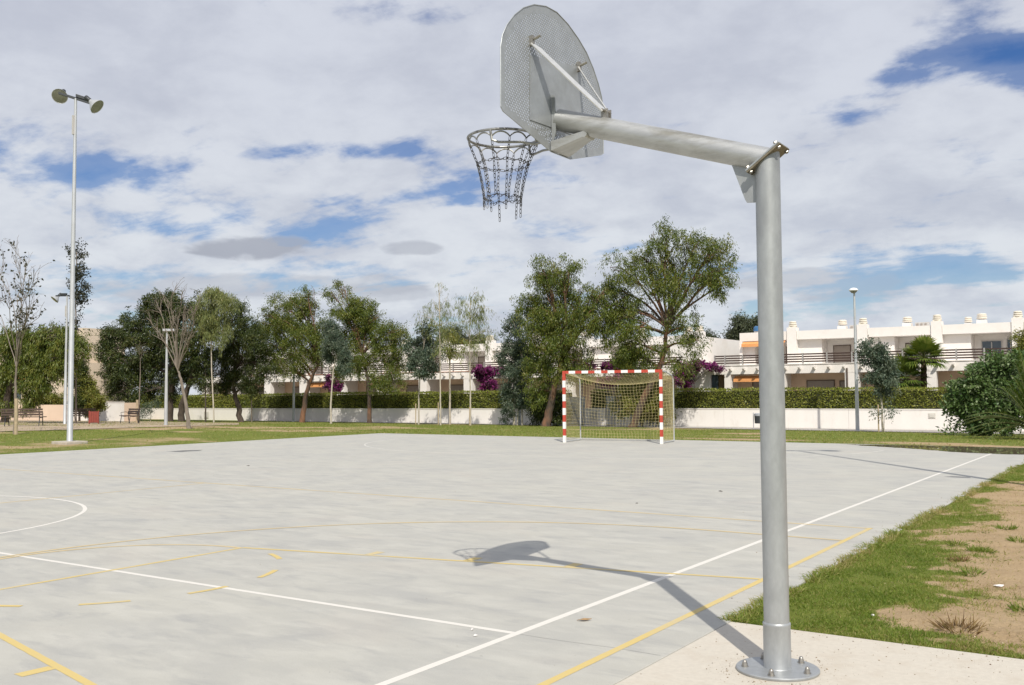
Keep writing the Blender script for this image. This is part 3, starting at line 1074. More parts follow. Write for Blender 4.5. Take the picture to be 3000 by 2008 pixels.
def pebbles():
    rg = np.random.default_rng(91)
    n = 5200
    x = rg.uniform(XE + 0.1, 0.6, n)
    y = 6.0 + 13 * rg.uniform(0, 1, n) ** 1.5
    keep = rg.uniform(0, 1, n) < np.clip(bare(x, y) * 0.9 + 0.05, 0, 1)
    x, y = x[keep], y[keep]
    k = len(x)
    r = 0.0022 + 0.006 * rg.uniform(0, 1, k) ** 4
    base = np.array([[1, 0, 0], [0, 1, 0], [-1, 0, 0], [0, -1, 0], [0, 0, 1], [0, 0, -1]], float)
    V = base[None] * r[:, None, None] * rg.uniform(0.6, 1.3, (k, 6, 1)) * np.array([1, 1, 0.7]) + np.stack([x, y, ground_z(x, y) + r * 0.3], 1)[:, None, :]
    T = np.array([[0, 1, 4], [1, 2, 4], [2, 3, 4], [3, 0, 4], [1, 0, 5], [2, 1, 5], [3, 2, 5], [0, 3, 5]])
    Tt = (np.arange(k)[:, None, None] * 6 + T[None]).reshape(-1, 3)
    o = np_mesh('soil_crumbs', V.reshape(-1, 3), Tt, np.repeat(rg.uniform(0, 1, k), 8), 'crumb', kind='stuff')
    tag(o, 'fine crumbs and pebbles strewn over the sandy soil', 'gravel')


leafmat('crumb', [(0.14, 0.09, 0.05), (0.30, 0.21, 0.12), (0.42, 0.32, 0.21), (0.55, 0.46, 0.34)], trans=0.0, rough=0.9)
pebbles()
def grit():
    rg = np.random.default_rng(97)
    n = 1500
    side = rg.uniform(0, 1, n)
    x = np.where(side < 0.45, XE - 0.02 - rg.exponential(0.10, n), rg.uniform(XE + 0.05, 0.4, n))
    y = np.where(side < 0.45, rg.uniform(6, 20, n), 5.93 - rg.exponential(0.35, n))
    far_ = side < 0.10
    x = np.where(far_, rg.uniform(-16, XE, n), x)
    y = np.where(far_, rg.uniform(3.5, 20, n), y)
    near = (side > 0.8)
    a = rg.uniform(0, 2 * np.pi, n)
    rr = 0.23 + rg.exponential(0.10, n)
    x = np.where(near, -1.703 + rr * np.cos(a), x)
    y = np.where(near, 5.042 + rr * np.sin(a), y)
    keep = (y > 4.0) & (np.hypot(x + 1.703, y - 5.042) > 0.22) & ((x < XE - 0.01) | (y < 5.93))
    x, y = x[keep], y[keep]
    k = len(x)
    r = 0.0014 + 0.0042 * rg.uniform(0, 1, k) ** 5
    base = np.array([[1, 0, 0], [0, 1, 0], [-1, 0, 0], [0, -1, 0], [0, 0, 1], [0, 0, -.4]], float)
    V = base[None] * r[:, None, None] * rg.uniform(0.6, 1.4, (k, 6, 1)) * np.array([1, 1, 0.7]) + np.stack([x, y, 0.0024 + r * 0.2], 1)[:, None, :]
    T = np.array([[0, 1, 4], [1, 2, 4], [2, 3, 4], [3, 0, 4], [1, 0, 5], [2, 1, 5], [3, 2, 5], [0, 3, 5]])
    Tt = (np.arange(k)[:, None, None] * 6 + T[None]).reshape(-1, 3)
    o = np_mesh('grit', V.reshape(-1, 3), Tt, np.repeat(rg.uniform(0, 0.6, k), 8), 'crumb', kind='stuff')
    tag(o, 'grit swept onto the concrete pad and along the court edge', 'grit')


grit()
# loose bits on the ground
def scrap(name, label, cat, px, py, sz, m, seed, on_court=True):
    rg = random.Random(seed)
    c = hit(px, py)
    z = 0.0 if on_court else float(ground_z(c.x, c.y))
    n = 7
    ang0 = rg.uniform(0, 6)
    top = []
    for i in range(n):
        a = 2 * math.pi * i / n
        r = sz * rg.uniform(0.55, 1.0)
        u, v = r * math.cos(a), r * 0.45 * math.sin(a)
        top.append((c.x + u * math.cos(ang0) - v * math.sin(ang0), c.y + u * math.sin(ang0) + v * math.cos(ang0), z + 0.006 + rg.uniform(0, 0.35) * sz * 0.5))
    mid = (c.x, c.y, z + 0.012 + sz * 0.12)
    vs_ = top + [mid] + [(p[0], p[1], p[2] - 0.003) for p in top] + [(mid[0], mid[1], mid[2] - 0.003)]
    fs = [(i, (i + 1) % n, n) for i in range(n)] + [(n + 1 + (i + 1) % n, n + 1 + i, 2 * n + 1) for i in range(n)] + [(i, n + 1 + i, n + 1 + (i + 1) % n, (i + 1) % n) for i in range(n)]
    o = MB().add(vs_, fs).build(name, m)
    return tag(o, label, cat)


mat('dry_leaf', (0.30, 0.19, 0.09), rough=0.85, var=0.25, vscale=60)
mat('dark_leaf', (0.07, 0.06, 0.05), rough=0.85, var=0.25, vscale=60)
mat('paper', (0.72, 0.69, 0.66), rough=0.8, var=0.1, vscale=40)
scrap('fallen_leaf', 'curled tan leaf lying on the concrete beyond the white halfway line end', 'leaf', 1711, 1820, 0.055, 'dry_leaf', 1)
scrap('fallen_leaf', 'dark leaf speck on the concrete left of the post', 'leaf', 2111, 1441, 0.05, 'dark_leaf', 2)
scrap('fallen_leaf', 'tiny dark leaf speck on the concrete, above the backboard shadow', 'leaf', 1866, 1476, 0.03, 'dark_leaf', 3)
scrap('fallen_leaf', 'dark leaf speck on the far concrete near the centre circle', 'leaf', 728, 1366, 0.05, 'dark_leaf', 4)
scrap('paper_scrap', 'crumpled white paper scrap on the bare sand', 'litter', 2927, 1717, 0.05, 'paper', 5, False)
scrap('paper_scrap', 'small white scrap at the turf edge near the post', 'litter', 2557, 1800, 0.025, 'paper', 6, False)
scrap('paint_chip', 'white paint chip on the concrete by the halfway line, upper of two', 'litter', 1383, 1847, 0.02, 'paper', 7)
scrap('paint_chip', 'white paint chip on the concrete by the halfway line, lower of two', 'litter', 1392, 1865, 0.02, 'paper', 8)


# ------------------------------------------------------------------ basketball hoop
def build_hoop():
    PX_, PY_, K = -1.703, 5.042, 0.978
    root = thing('basketball_hoop', 'galvanised basketball hoop on a bent pipe post with perforated fan backboard and chain net', 'basketball hoop', (PX_, PY_, 0.002))
    R = 0.0648
    JZ = 2.706
    SL = math.atan(0.33)

    def S(s, u, z):                       # s: towards the court, u: along the baseline
        return Vector((PX_ - s * K, PY_ + u * K, EYE + (z - EYE) * K))
    # flange
    mb = MB().lathe((PX_, PY_, 0.002), (0, 0, 1), [(0.0, 0.208), (0.004, 0.211), (0.012, 0.211), (0.016, 0.207)], 64)
    fl = mb.build('base_flange', 'galvanised', root, smooth=True)
    for k in range(5):
        a = math.radians(206 + 72 * k)
        c = (PX_ + 0.166 * math.cos(a), PY_ + 0.166 * math.sin(a))
        b = MB().lathe((*c, 0.018), (0, 0, 1), [(0, 0.019), (0.003, 0.019)], 16).lathe((*c, 0.021), (0, 0, 1), [(0, 0.0145), (0.014, 0.0145)], 6).lathe((*c, 0.035), (0, 0, 1), [(0, 0.012), (0.008, 0.0115), (0.014, 0.008), (0.018, 0.002)], 12)
        b.build('bolt', 'bolt_steel', fl, smooth=True).matrix_parent_inverse = Matrix.Translation(-root.location)
        fl.children[-1].matrix_parent_inverse = Matrix.Identity(4)
    # sleeve and post
    mb = MB().lathe((PX_, PY_, 0.018), (0, 0, 1), [(0, 0.0735), (0.006, 0.0698), (0.215, 0.0698), (0.220, 0.0715), (0.228, 0.071), (0.234, 0.0655)], 48)
    mb.build('base_sleeve', 'galvanised', root, smooth=True)
    nrm = (Vector((0, 0, 1)) + Vector((-math.cos(SL), 0, math.sin(SL)))).normalized()    # mitre plane normal
    J = S(0, 0, JZ)

    def mitre_pipe(p0, d, side, gap, n=48):
        d = Vector(d).normalized()
        ref = Vector((0, 1, 0))
        a = d.cross(ref).normalized()
        b_ = d.cross(a)
        v0, v1 = [], []
        for k in range(n):
            t = 2 * math.pi * k / n
            q = Vector(p0) + (a * math.cos(t) + b_ * math.sin(t)) * R
            v0.append(q)
            tt = ((J + nrm * gap) - q).dot(nrm) / d.dot(nrm)
            v1.append(q + d * tt)
        return MB().add(v0 + v1, [(k, (k + 1) % n, n + (k + 1) % n, n + k) for k in range(n)] + [tuple(range(n))[::-1], tuple(range(n, 2 * n))])
    mitre_pipe((PX_, PY_, 0.20), (0, 0, 1), 1, -0.010).build('post', 'galvanised', root, smooth=True)
    AE = 1.315
    E = S(AE, 0, JZ + 0.33 * AE)
    arm_dir = Vector((-math.cos(SL), 0, math.sin(SL)))
    mitre_pipe(E, -arm_dir, 1, 0.010).build('arm', 'galvanised_weathered', root, smooth=True)
    # joint flanges
    pl = arm_dir.cross(Vector((0, 1, 0)))
    along = nrm.cross(Vector((0, 1, 0))).normalized()
    for sgn, nm, mt in ((1, 'arm_flange', 'galvanised_dull'), (-1, 'post_flange', 'rusted_plate')):
        c = J + nrm * (sgn * 0.0052) - along * 0.0
        fo = MB().obox(c, along * 0.112, Vector((0, 0.080, 0)), nrm * 0.005).build(nm, mt, root, bevel=0.003)
        if sgn == 1:
            for sa in (-1, 1):
                for sb in (-1, 1):
                    q = c + along * (0.094 * sa) + Vector((0, 0.063 * sb, 0))
                    bo = MB().lathe(q - nrm * 0.028, nrm, [(0, 0.006), (0.004, 0.0115), (0.044, 0.0115), (0.05, 0.006)], 6).build('bolt', 'bolt_steel', fo, smooth=False)
                    bo.matrix_parent_inverse = Matrix.Identity(4)
    # gusset under the arm
    poly = [S(0.205, -0.004, 2.715), S(0.100, -0.004, 2.680), S(0.064, -0.004, 2.640), S(0.064, -0.004, 2.487), S(0.075, -0.004, 2.480), S(0.118, -0.004, 2.484), S(0.128, -0.004, 2.50)]
    MB().prism(poly, (0, 0.009, 0)).build('gusset', 'galvanised', root)
    # ---------------- backboard
    BS = 1.345                                # front-to-back station of the sheet
    out = [(-0.605, 3.080), (-0.603, 3.43), (-0.585, 3.50), (-0.535, 3.58), (-0.46, 3.66), (-0.36, 3.737), (-0.24, 3.797), (-0.10, 3.833), (0.03, 3.838), (0.17, 3.805), (0.30, 3.752), (0.41, 3.69), (0.50, 3.608), (0.57, 3.522), (0.615, 3.44), (0.63, 3.38), (0.63, 3.062), (0.60, 3.046), (0.178, 2.932), (-0.053, 2.932), (-0.58, 3.058)]
    outp = np.array(out)
    # smooth the arc a little by subdividing
    n_o = len(out)
    ctr = outp.mean(0)

    def clip(poly):
        res = poly
        for i in range(n_o):
            a, b = out[i], out[(i + 1) % n_o]
            ex, ez = b[0] - a[0], b[1] - a[1]
            new = []
            for j in range(len(res)):
                p, q = res[j], res[(j + 1) % len(res)]
                # outline runs clockwise seen with u right, z up, so inside is on the right
                sp = ex * (p[1] - a[1]) - ez * (p[0] - a[0])
                sq = ex * (q[1] - a[1]) - ez * (q[0] - a[0])
                if sp <= 1e-9:
                    new.append(p)
                if (sp < -1e-9 and sq > 1e-9) or (sp > 1e-9 and sq < -1e-9):
                    t = sp / (sp - sq)
                    new.append((p[0] + (q[0] - p[0]) * t, p[1] + (q[1] - p[1]) * t))
            res = new
            if len(res) < 3:
                return []
        return res

    def depth_in(p):
        m = 9
        for i in range(n_o):
            a, b = out[i], out[(i + 1) % n_o]
            ex, ez = b[0] - a[0], b[1] - a[1]
            m = min(m, -(ex * (p[1] - a[1]) - ez * (p[0] - a[0])) / math.hypot(ex, ez))
        return m
    plate = [(-0.30, 3.075), (-0.285, 3.47), (0.285, 3.56), (0.335, 3.50), (0.335, 3.10)]

    def solid(p):
        return -0.30 < p[0] < 0.33 and 3.075 < p[1] < 3.475 + (p[0] + 0.3) * 0.13
    pit = 0.0205
    h = pit / math.sqrt(2)
    th = 0.002
    rad = 0.0070
    V, Fc = [], []

    def vput(u, z, s):
        V.append(tuple(S(s, u, z)))
        return len(V) - 1
    nh = 8
    i_rng = range(-90, 90)
    c0 = (0.0, 3.38)
    count = 0
    for i in range(-75, 76):
        for j in range(-75, 76):
            cu, cz = c0[0] + (i - j) * h, c0[1] + (i + j) * h
            if not (-0.65 < cu < 0.66 and 2.9 < cz < 3.87):
                continue
            dmd = [(cu, cz - h), (cu - h, cz), (cu, cz + h), (cu + h, cz)]
            dp = depth_in((cu, cz))
            if dp > 0.050 and not solid((cu, cz)):
                per = []
                for k in range(4):
                    a, b = dmd[k], dmd[(k + 1) % 4]
                    per += [a, ((a[0] + b[0]) / 2, (a[1] + b[1]) / 2)]
                hol = [(cu + rad * math.cos(math.radians(-90 - 45 * k)), cz + rad * math.sin(math.radians(-90 - 45 * k))) for k in range(8)]
                A = [vput(*p, BS - th) for p in per]
                Bh = [vput(*p, BS - th) for p in hol]
                A2 = [vput(*p, BS + th) for p in per]
                B2 = [vput(*p, BS + th) for p in hol]
                for k in range(8):
                    l = (k + 1) % 8
                    Fc.append((A[k], A[l], Bh[l], Bh[k]))
                    Fc.append((A2[l], A2[k], B2[k], B2[l]))
                    Fc.append((Bh[k], Bh[l], B2[l], B2[k]))
                count += 1
            else:
                if dp > h * 1.5:
                    pg = dmd
                else:
                    pg = clip(dmd)
                    if len(pg) < 3:
                        continue
                A = [vput(*p, BS - th) for p in pg]
                A2 = [vput(*p, BS + th) for p in pg]
                Fc.append(tuple(A))
                Fc.append(tuple(A2[::-1]))
    for k in range(n_o):
        a, b = out[k], out[(k + 1) % n_o]
        q = [vput(*a, BS - th), vput(*b, BS - th), vput(*b, BS + th), vput(*a, BS + th)]
        Fc.append(tuple(q))
    me = bpy.data.meshes.new('backboard')
    me.from_pydata(V, [], Fc)
    bd = link('backboard', me, 'galvanised_dull', root)
    # rolled edge
    ed = MB().tube([S(BS - 0.003, u, z) for u, z in out], 0.0030, 6, closed=True).build('edge_roll', 'galvanised_dull', bd, smooth=True)
    ed.matrix_parent_inverse = Matrix.Identity(4)
    # mounting plate behind the sheet
    MB().prism([S(BS - th - 0.0045, u, z) for u, z in plate], (-0.003, 0, 0)).build('mounting_plate', 'galvanised_dull', root)
    # end flange fin and arm end plate
    MB().prism([S(BS - 0.010, -0.058, 3.285), S(BS - 0.036, -0.058, 3.275), S(BS - 0.040, -0.058, 3.05), S(BS - 0.010, -0.058, 2.95)], (0, 0.006, 0)).build('mounting_fin', 'galvanised', root)
    # lower bracket
    b0 = S(BS - 0.235, 0, JZ + 0.33 * (AE - 0.235) - 0.060)
    mb = MB()
    w0, w1 = 0.052, 0.125
    A = [b0 + Vector((0, -w0, 0.0)), b0 + Vector((0, w0, 0.0)), S(BS - 0.008, w1 + .03, 2.944), S(BS - 0.008, -w1 + .06, 2.944)]
    mb.prism(A, (0, 0, -0.007))
    mb.prism([A[0], A[3], A[3] + Vector((0, 0, 0.05)), A[0] + Vector((0, 0, 0.025))], (0, 0.006, 0))
    mb.prism([A[1], A[2], A[2] + Vector((0, 0, 0.05)), A[1] + Vector((0, 0, 0.025))], (0, -0.006, 0))
    mb.tube([b0 + Vector((0, -0.052, 0.004)), b0 + Vector((0, 0.052, 0.004))], 0.017, 10)
    mb.build('lower_bracket', 'galvanised_weathered', root)
    # two bracing bars from the sheet to a lug on the arm
    ls = 0.985
    lug = S(ls, 0, JZ + 0.33 * ls + 0.105)
    mb = MB()
    for sgn in (-1, 1):
        mb.obox(lug + Vector((0, sgn * 0.02, -0.022)), (0.022, 0, 0), (0, 0.004, 0), (0, 0, 0.034))
    mb.lathe(lug + Vector((0, -0.052, 0)), (0, 1, 0), [(0, 0.009), (0.104, 0.009)], 8)
    mb.build('brace_lug', 'bolt_steel', root)
    for sgn, zt in ((-1, 3.545), (1, 3.545)):
        top = S(BS - 0.016, sgn * 0.285, zt)
        end = lug + Vector((0, sgn * 0.034, 0))
        d = (end - top).normalized()
        side = Vector((0, 0, 1)).cross(d).normalized()
        up = d.cross(side).normalized()
        o = MB().obox((top + end) / 2, d * ((end - top).length / 2), (up * 0.6 + side * 0.8).normalized() * 0.030 if sgn < 0 else (up * 0.75 - side * 0.65).normalized() * 0.018, (up * 0.8 - side * 0.6).normalized() * 0.003 if sgn < 0 else (up * 0.65 + side * 0.75).normalized() * 0.003).build('brace_bar', 'brace_steel', root)
        hk = MB()
        hk.obox(top + Vector((-0.004, 0, 0.012)), (0.016, 0, 0), (0, 0.010, 0), (0, 0, 0.03)).lathe(top + Vector((0.012, 0, 0.018)), (1, 0.2, 0.4), [(0, 0.008), (0.045, 0.008)], 6)
        c = hk.build('brace_clip', 'bolt_steel', o)
        c.matrix_parent_inverse = Matrix.Identity(4)
    for u, z in ((-0.02, 2.985), (0.13, 2.985), (-0.03, 3.04), (0.1, 3.05)):
        MB().lathe(S(BS - 0.004, u, z), (1, 0, 0), [(0, 0.010), (0.012, 0.010), (0.02, 0.006)], 6).build('board_bolt', 'bolt_steel', root)
    # ---------------- rim
    RS, RZ, RR = 1.735, 3.088, 0.227
    rim = MB().tube([S(RS + RR * math.cos(t), RR * math.sin(t), RZ) for t in np.linspace(0, 2 * math.pi, 64, endpoint=False)], 0.0084, 10, closed=True).build('rim', 'rim_steel', root, smooth=True)

    def rsub(mb, name, m, smooth=True):
        o = mb.build(name, m, rim, smooth=smooth)
        o.matrix_parent_inverse = Matrix.Identity(4)
        return o
    for sgn in (-1, 1):
        pth = [S(BS + 0.003, sgn * 0.075, RZ - 0.095), S(BS + 0.10, sgn * 0.085, RZ - 0.098), S(BS + 0.17, sgn * 0.13, RZ - 0.085), S(BS + 0.29, sgn * 0.20, RZ - 0.082), S(BS + 0.325, sgn * 0.221, RZ - 0.068), S(BS + 0.335, sgn * 0.224, RZ - 0.004)]
        rsub(MB().tube(pth, 0.008, 8), 'rim_stay', 'rim_steel')
        rsub(MB().tube([S(BS + 0.003, sgn * 0.075, RZ - 0.02), S(BS + 0.10, sgn * 0.09, RZ - 0.012), S(BS + 0.19, sgn * 0.125, RZ - 0.003), S(RS - RR * 0.86, sgn * RR * 0.55, RZ)], 0.008, 8), 'rim_stay', 'rim_steel')
    NH = 12
    sc = []
    for k in range(NH):
        a0 = 2 * math.pi * (k + 0.5) / NH
        for j in range(8):
            a = a0 + 2 * math.pi / NH * j / 8
            dip = (abs(j / 8 - 0.5) * 2) ** 2.2
            sc.append(S(RS + (RR - 0.004) * math.cos(a), (RR - 0.004) * math.sin(a), RZ - 0.014 - 0.030 * dip))
    rsub(MB().tube(sc, 0.005, 6, closed=True), 'hanger_rod', 'rim_steel')
    # ---------------- chains

    def chain(pts, name, wire=0.0020, ll=0.030):
        pts = [Vector(p) for p in pts]
        seg = [(pts[i + 1] - pts[i]).length for i in range(len(pts) - 1)]
        tot = sum(seg)
        pitch = ll - 2.6 * wire
        n = max(1, int(tot / pitch))
        mb = MB()
        pos = 0
        for k in range(n):
            t = (k + 0.5) * tot / n
            i = 0
            while i < len(seg) - 1 and t > seg[i]:
                t -= seg[i]
                i += 1
            d = (pts[i + 1] - pts[i]).normalized()
            c = pts[i] + d * t
            ref = Vector((0.2, 0.9, 0.1)) if abs(d.y) < 0.8 else Vector((0.9, 0.1, 0.2))
            a = d.cross(ref).normalized()
            if k % 2:
                a = d.cross(a).normalized()
            hw = 0.0068
            hl = ll / 2 - hw
            loop = []
            for m_ in range(5):
                t_ = -math.pi / 2 + math.pi * m_ / 4
                loop.append(c + d * (hl + hw * math.cos(t_)) + a * hw * math.sin(t_))
            for m_ in range(5):
                t_ = math.pi / 2 + math.pi * m_ / 4
                loop.append(c + d * (-hl + hw * math.cos(t_)) + a * hw * math.sin(t_))
            mb.tube(loop, wire, 4, closed=True)
        return rsub(mb, name, 'chain_steel', smooth=False)
    rj = random.Random(5)
    prof = [(0.0, 0.222), (0.125, 0.168), (0.24, 0.140), (0.345, 0.122)]
    tails = [0.07, 0.13, 0.0, 0.12, 0.05, 0.13, 0.03, 0.09, 0.0, 0.08, 0.08, 0.05]
    rr = [[], [], []]
    for k in range(NH):
        a = 2 * math.pi * (k + 0.5) / NH
        P_ = []
        for q, (dz, r) in enumerate(prof):
            jx = 0 if q == 0 else rj.uniform(-0.008, 0.008)
            aa = a + jx * 4
            p = S(RS + r * math.cos(aa), r * math.sin(aa) - dz * 0.03, RZ - 0.044 - dz)
            P_.append(p)
            if q in (1, 2, 3):
                rr[q - 1].append(p)
        if tails[k] > 0:
            P_.append(P_[-1] + Vector((rj.uniform(-.005, .005), rj.uniform(-.005, .005), -tails[k])))
        chain(P_, 'chain')
    for q in (0, 2):
        pts = rr[q] + [rr[q][0]]
        fin = []
        for i in range(len(pts) - 1):
            m_ = (pts[i] + pts[i + 1]) / 2 + Vector((0, 0, -0.008 - (0.012 if q == 2 and i % 3 == 0 else 0)))
            fin += [pts[i], m_]
        chain(fin + [pts[0]], 'chain_ring')
    return root


build_hoop()


# ------------------------------------------------------------------ goal
def build_goal():
    x0, x1, y0 = -13.21 - 1.46, -13.21 + 1.46, 25.12
    root = thing('handball_goal', 'handball goal with red and white banded frame and yellow net', 'goal', ((x0 + x1) / 2, y0, 0))
    T, H = 0.04, 2.06

    def banded(p0, p1, n, first):
        """square bar painted in bands: white is slot 0, red is slot 1"""
        mb = MB()
        p0, p1 = Vector(p0), Vector(p1)
        for k in range(n):
            a, b = p0.lerp(p1, k / n), p0.lerp(p1, (k + 1) / n)
            lo = [min(a[i], b[i]) - (T if abs(p1[i] - p0[i]) < 1e-6 else 0) for i in range(3)]
            hi = [max(a[i], b[i]) + (T if abs(p1[i] - p0[i]) < 1e-6 else 0) for i in range(3)]
            mb.box(lo, hi, (k + first) % 2)
        return mb
    for x in (x0, x1):
        banded((x, y0, 0.0), (x, y0, H - T), 10, 0).build('goal_post', ['goal_white', 'goal_red'], root)
    banded((x0 - T, y0, H), (x1 + T, y0, H), 15, 1).build('crossbar', ['goal_white', 'goal_red'], root)
    dep = 1.40
    for x in (x0, x1):
        o = MB().tube([(x, y0 + T, H), (x, y0 + 0.5, H - 0.01), (x, y0 + dep - 0.25, H - 0.10), (x, y0 + dep - 0.07, H - 0.16), (x, y0 + dep, H - 0.30), (x, y0 + dep, 0.03)], 0.021, 8).build('side_frame', 'pole_steel', root, smooth=True)
        MB().tube([(x, y0 + T, 0.03), (x, y0 + dep, 0.03)], 0.018, 8).build('base_bar', 'pole_steel', root, smooth=True)
    MB().tube([(x0, y0 + dep, 0.03), (x1, y0 + dep, 0.03)], 0.018, 8).build('base_bar', 'pole_steel', root, smooth=True)
    # net: back sheet, roof sheet and two sides, cords as thin tubes
    rg = random.Random(4)

    def sag_top(u):
        return 4 * u * (1 - u)

    def back(u, v):       # u across, v up 0..1
        zt = H - 0.17 - 0.20 * sag_top(u)
        bow = 0.10 * math.sin(math.pi * v) * sag_top(u)
        return Vector((x0 + (x1 - x0) * u + 0.03 * math.sin(9 * v + 5 * u), y0 + dep - 0.02 + bow - 0.12 * v * sag_top(u), 0.04 + (zt - 0.04) * v))

    def roof(u, v):       # v from crossbar to back
        zt = H - 0.17 - 0.20 * sag_top(u)
        z = (H - 0.03) * (1 - v) + zt * v - 0.10 * math.sin(math.pi * v) * sag_top(u)
        return Vector((x0 + (x1 - x0) * u, y0 + 0.03 + (dep - 0.05 - 0.12 * sag_top(u)) * v, z))

    def side(x, s):
        def f(u, v):
            zt = H - 0.04 - 0.13 * u ** 3
            return Vector((x + s * 0.05 * math.sin(math.pi * u) * math.sin(math.pi * v), y0 + 0.04 + (dep - 0.05) * u, 0.04 + (zt - 0.04) * v))
        return f
    for fn, nu, nv in ((back, 30, 19), (roof, 30, 14), (side(x0, -1), 15, 19), (side(x1, 1), 15, 19)):
        mb = MB()
        for i in range(nu + 1):
            mb.tube([fn(i / nu, k / 12) for k in range(13)], 0.0030, 3, caps=False)
        for j in range(nv + 1):
            mb.tube([fn(k / 16, j / nv) for k in range(17)], 0.0030, 3, caps=False)
        mb.build('net', 'net_cord', root, kind='stuff')
    root.rotation_euler = (0, 0, math.radians(10))      # it stands a little askew on its line
    return root


build_goal()


# ------------------------------------------------------------------ lamps
def floodlight_head(c, aim, parent, s=1.0):
    """bell reflector with glass face, gear box on its neck and a yoke"""
    c, aim = Vector(c), Vector(aim).normalized()
    sh = MB().lathe(c - aim * 0.30 * s, aim, [(0.0, 0.07 * s), (0.06 * s, 0.085 * s), (0.14 * s, 0.15 * s), (0.24 * s, 0.225 * s), (0.30 * s, 0.25 * s), (0.315 * s, 0.258 * s), (0.315 * s, 0.245 * s), (0.305 * s, 0.235 * s)], 28, caps=(True, False)).build('reflector', 'lamp_shell', parent, smooth=True)
    g = MB().lathe(c + aim * 0.0 * s, aim, [(0.0, 0.238 * s), (0.012 * s, 0.232 * s), (0.022 * s, 0.12 * s), (0.026 * s, 0.01 * s)], 28).build('lamp_glass', 'lamp_glass', sh, smooth=True)
    g.matrix_parent_inverse = Matrix.Identity(4)
    k = MB().lathe(c - aim * 0.52 * s, aim, [(0, 0.06 * s), (0.02 * s, 0.075 * s), (0.20 * s, 0.075 * s), (0.23 * s, 0.06 * s)], 14).build('lamp_neck', 'dark_metal', sh, smooth=True)
    k.matrix_parent_inverse = Matrix.Identity(4)
    return sh


def floodlight_mast(x, y, h, label, z0=0.0, heads=2, base=True):
    root = thing('floodlight_mast', label, 'floodlight', (x, y, z0), 'floodlight masts round the court')
    if base:
        MB().box((x - 0.40, y - 0.36, z0 - 0.15), (x + 0.40, y + 0.36, z0 + 0.075)).build('footing', 'footing_concrete', root, bevel=0.03)
    MB().lathe((x, y, z0), (0, 0, 1), [(0, 0.098), (0.02, 0.088), (h * 0.5, 0.068), (h, 0.042)], 20).build('pole', 'pole_steel', root, smooth=True)
    MB().obox((x, y - 0.06, z0 + h - 0.85), (0.03, 0, 0), (0, 0.035, 0), (0, 0, 0.3)).build('junction_box', 'ac_grey', root)
    return root


def flood_heads(root, top, arm, heads):
    top, arm = Vector(top), Vector(arm).normalized()
    a, b = top - arm * 0.52, top + arm * 0.62
    o = MB().obox((a + b) / 2, arm * (b - a).length / 2, arm.cross(Vector((0, 0, 1))).normalized() * 0.035, (0, 0, 0.035)).build('crossarm', 'dark_metal', root)
    MB().obox(top + arm * 0.18 + Vector((0, 0, 0.09)), arm * 0.17, arm.cross(Vector((0, 0, 1))).normalized() * 0.06, (0, 0, 0.05)).build('gear_box', 'dark_metal', root, bevel=0.01)
    for c, aim in heads:
        floodlight_head(c, aim, root, 0.94)


# tall mast on the left
fx_, fy_ = -27.95, 17.56
ft = aty(212, 292, fy_)
r_ = floodlight_mast(fx_, fy_, ft.z, 'tall floodlight mast with two bell lamps on a concrete footing left of the court')
rt = Vector((fx_, fy_, ft.z))
flood_heads(r_, rt, _R0 * 0.98 - Vector((0, 0, 0.30)) + _F * 0.2, [(aty(186, 288, fy_) - _F * 0.25 - Vector((0, 0, 0.0)), -_F * 0.80 - Vector((0, 0, 0.55)) + _R0 * 0.12), (aty(286, 312, fy_ ) - _F * 0.05 + Vector((0, 0, -0.02)), _R0 * 0.76 - _F * 0.08 - Vector((0, 0, 0.64)))])
# the matching mast outside the picture on the right: its shadow crosses the court
r_ = floodlight_mast(-0.95, 15.85, 10.9, 'tall floodlight mast beside the right edge of the court, casting a long shadow')
flood_heads(r_, (-0.95, 15.85, 10.9), -_R0, [((-1.6, 15.6, 10.75), (-0.8, -0.3, -0.5)), ((-0.3, 16.2, 10.8), (-0.5, 0.7, -0.5))])
# a third mast far behind on the left
p = hit(190, 1243)
tp = aty(187, 868, p.y)
r_ = floodlight_mast(p.x, p.y, tp.z - p.z, 'slim floodlight mast with one lamp behind the left lawn', z0=p.z, base=False)
flood_heads(r_, (p.x, p.y, tp.z), -_R0, [(Vector(aty(160, 878, p.y)), -_R0 * 0.55 - Vector((0, 0, 0.75)) - _F * 0.45)])


def street_lamp(px, y, top_py, label, arm=(0, -1, 0), armlen=0.5, head='dome'):
    p = aty(px, 1240, y)
    z0 = gzf(p.x, y)
    zt = aty(px, top_py, y).z
    root = thing('street_lamp', label, 'street lamp', (p.x, y, z0), 'street lamps along the street')
    h = zt - z0
    MB().lathe((p.x, y, z0), (0, 0, 1), [(0, 0.13), (0.03, 0.13), (0.035, 0.095), (h * 0.35, 0.082), (h, 0.045)], 16).build('pole', 'pole_steel', root, smooth=True)
    if head == 'dome':
        c = Vector((p.x, y, zt)) + Vector(arm) * armlen * 0.25
        MB().lathe(c - Vector((0, 0, 0.02)), (0, 0, 1), [(0.0, 0.19), (0.03, 0.225), (0.08, 0.21), (0.13, 0.15), (0.16, 0.05)], 24).build('lamp_hood', 'lamp_white', root, smooth=True)
        MB().lathe(c - Vector((0, 0, 0.13)), (0, 0, 1), [(0.0, 0.05), (0.02, 0.11), (0.11, 0.185)], 24).build('lamp_bowl', 'lamp_glass', root, smooth=True)
    else:
        c = Vector((p.x, y, zt)) + _R0 * 0.12
        MB().obox(c, _R0 * 0.32, _F.cross(Vector((0, 0, 1))).cross(Vector((0, 0, 1))) * 0.15, (0, 0, 0.06)).build('lamp_hood', 'gate_grey', root, bevel=0.02)
    return root


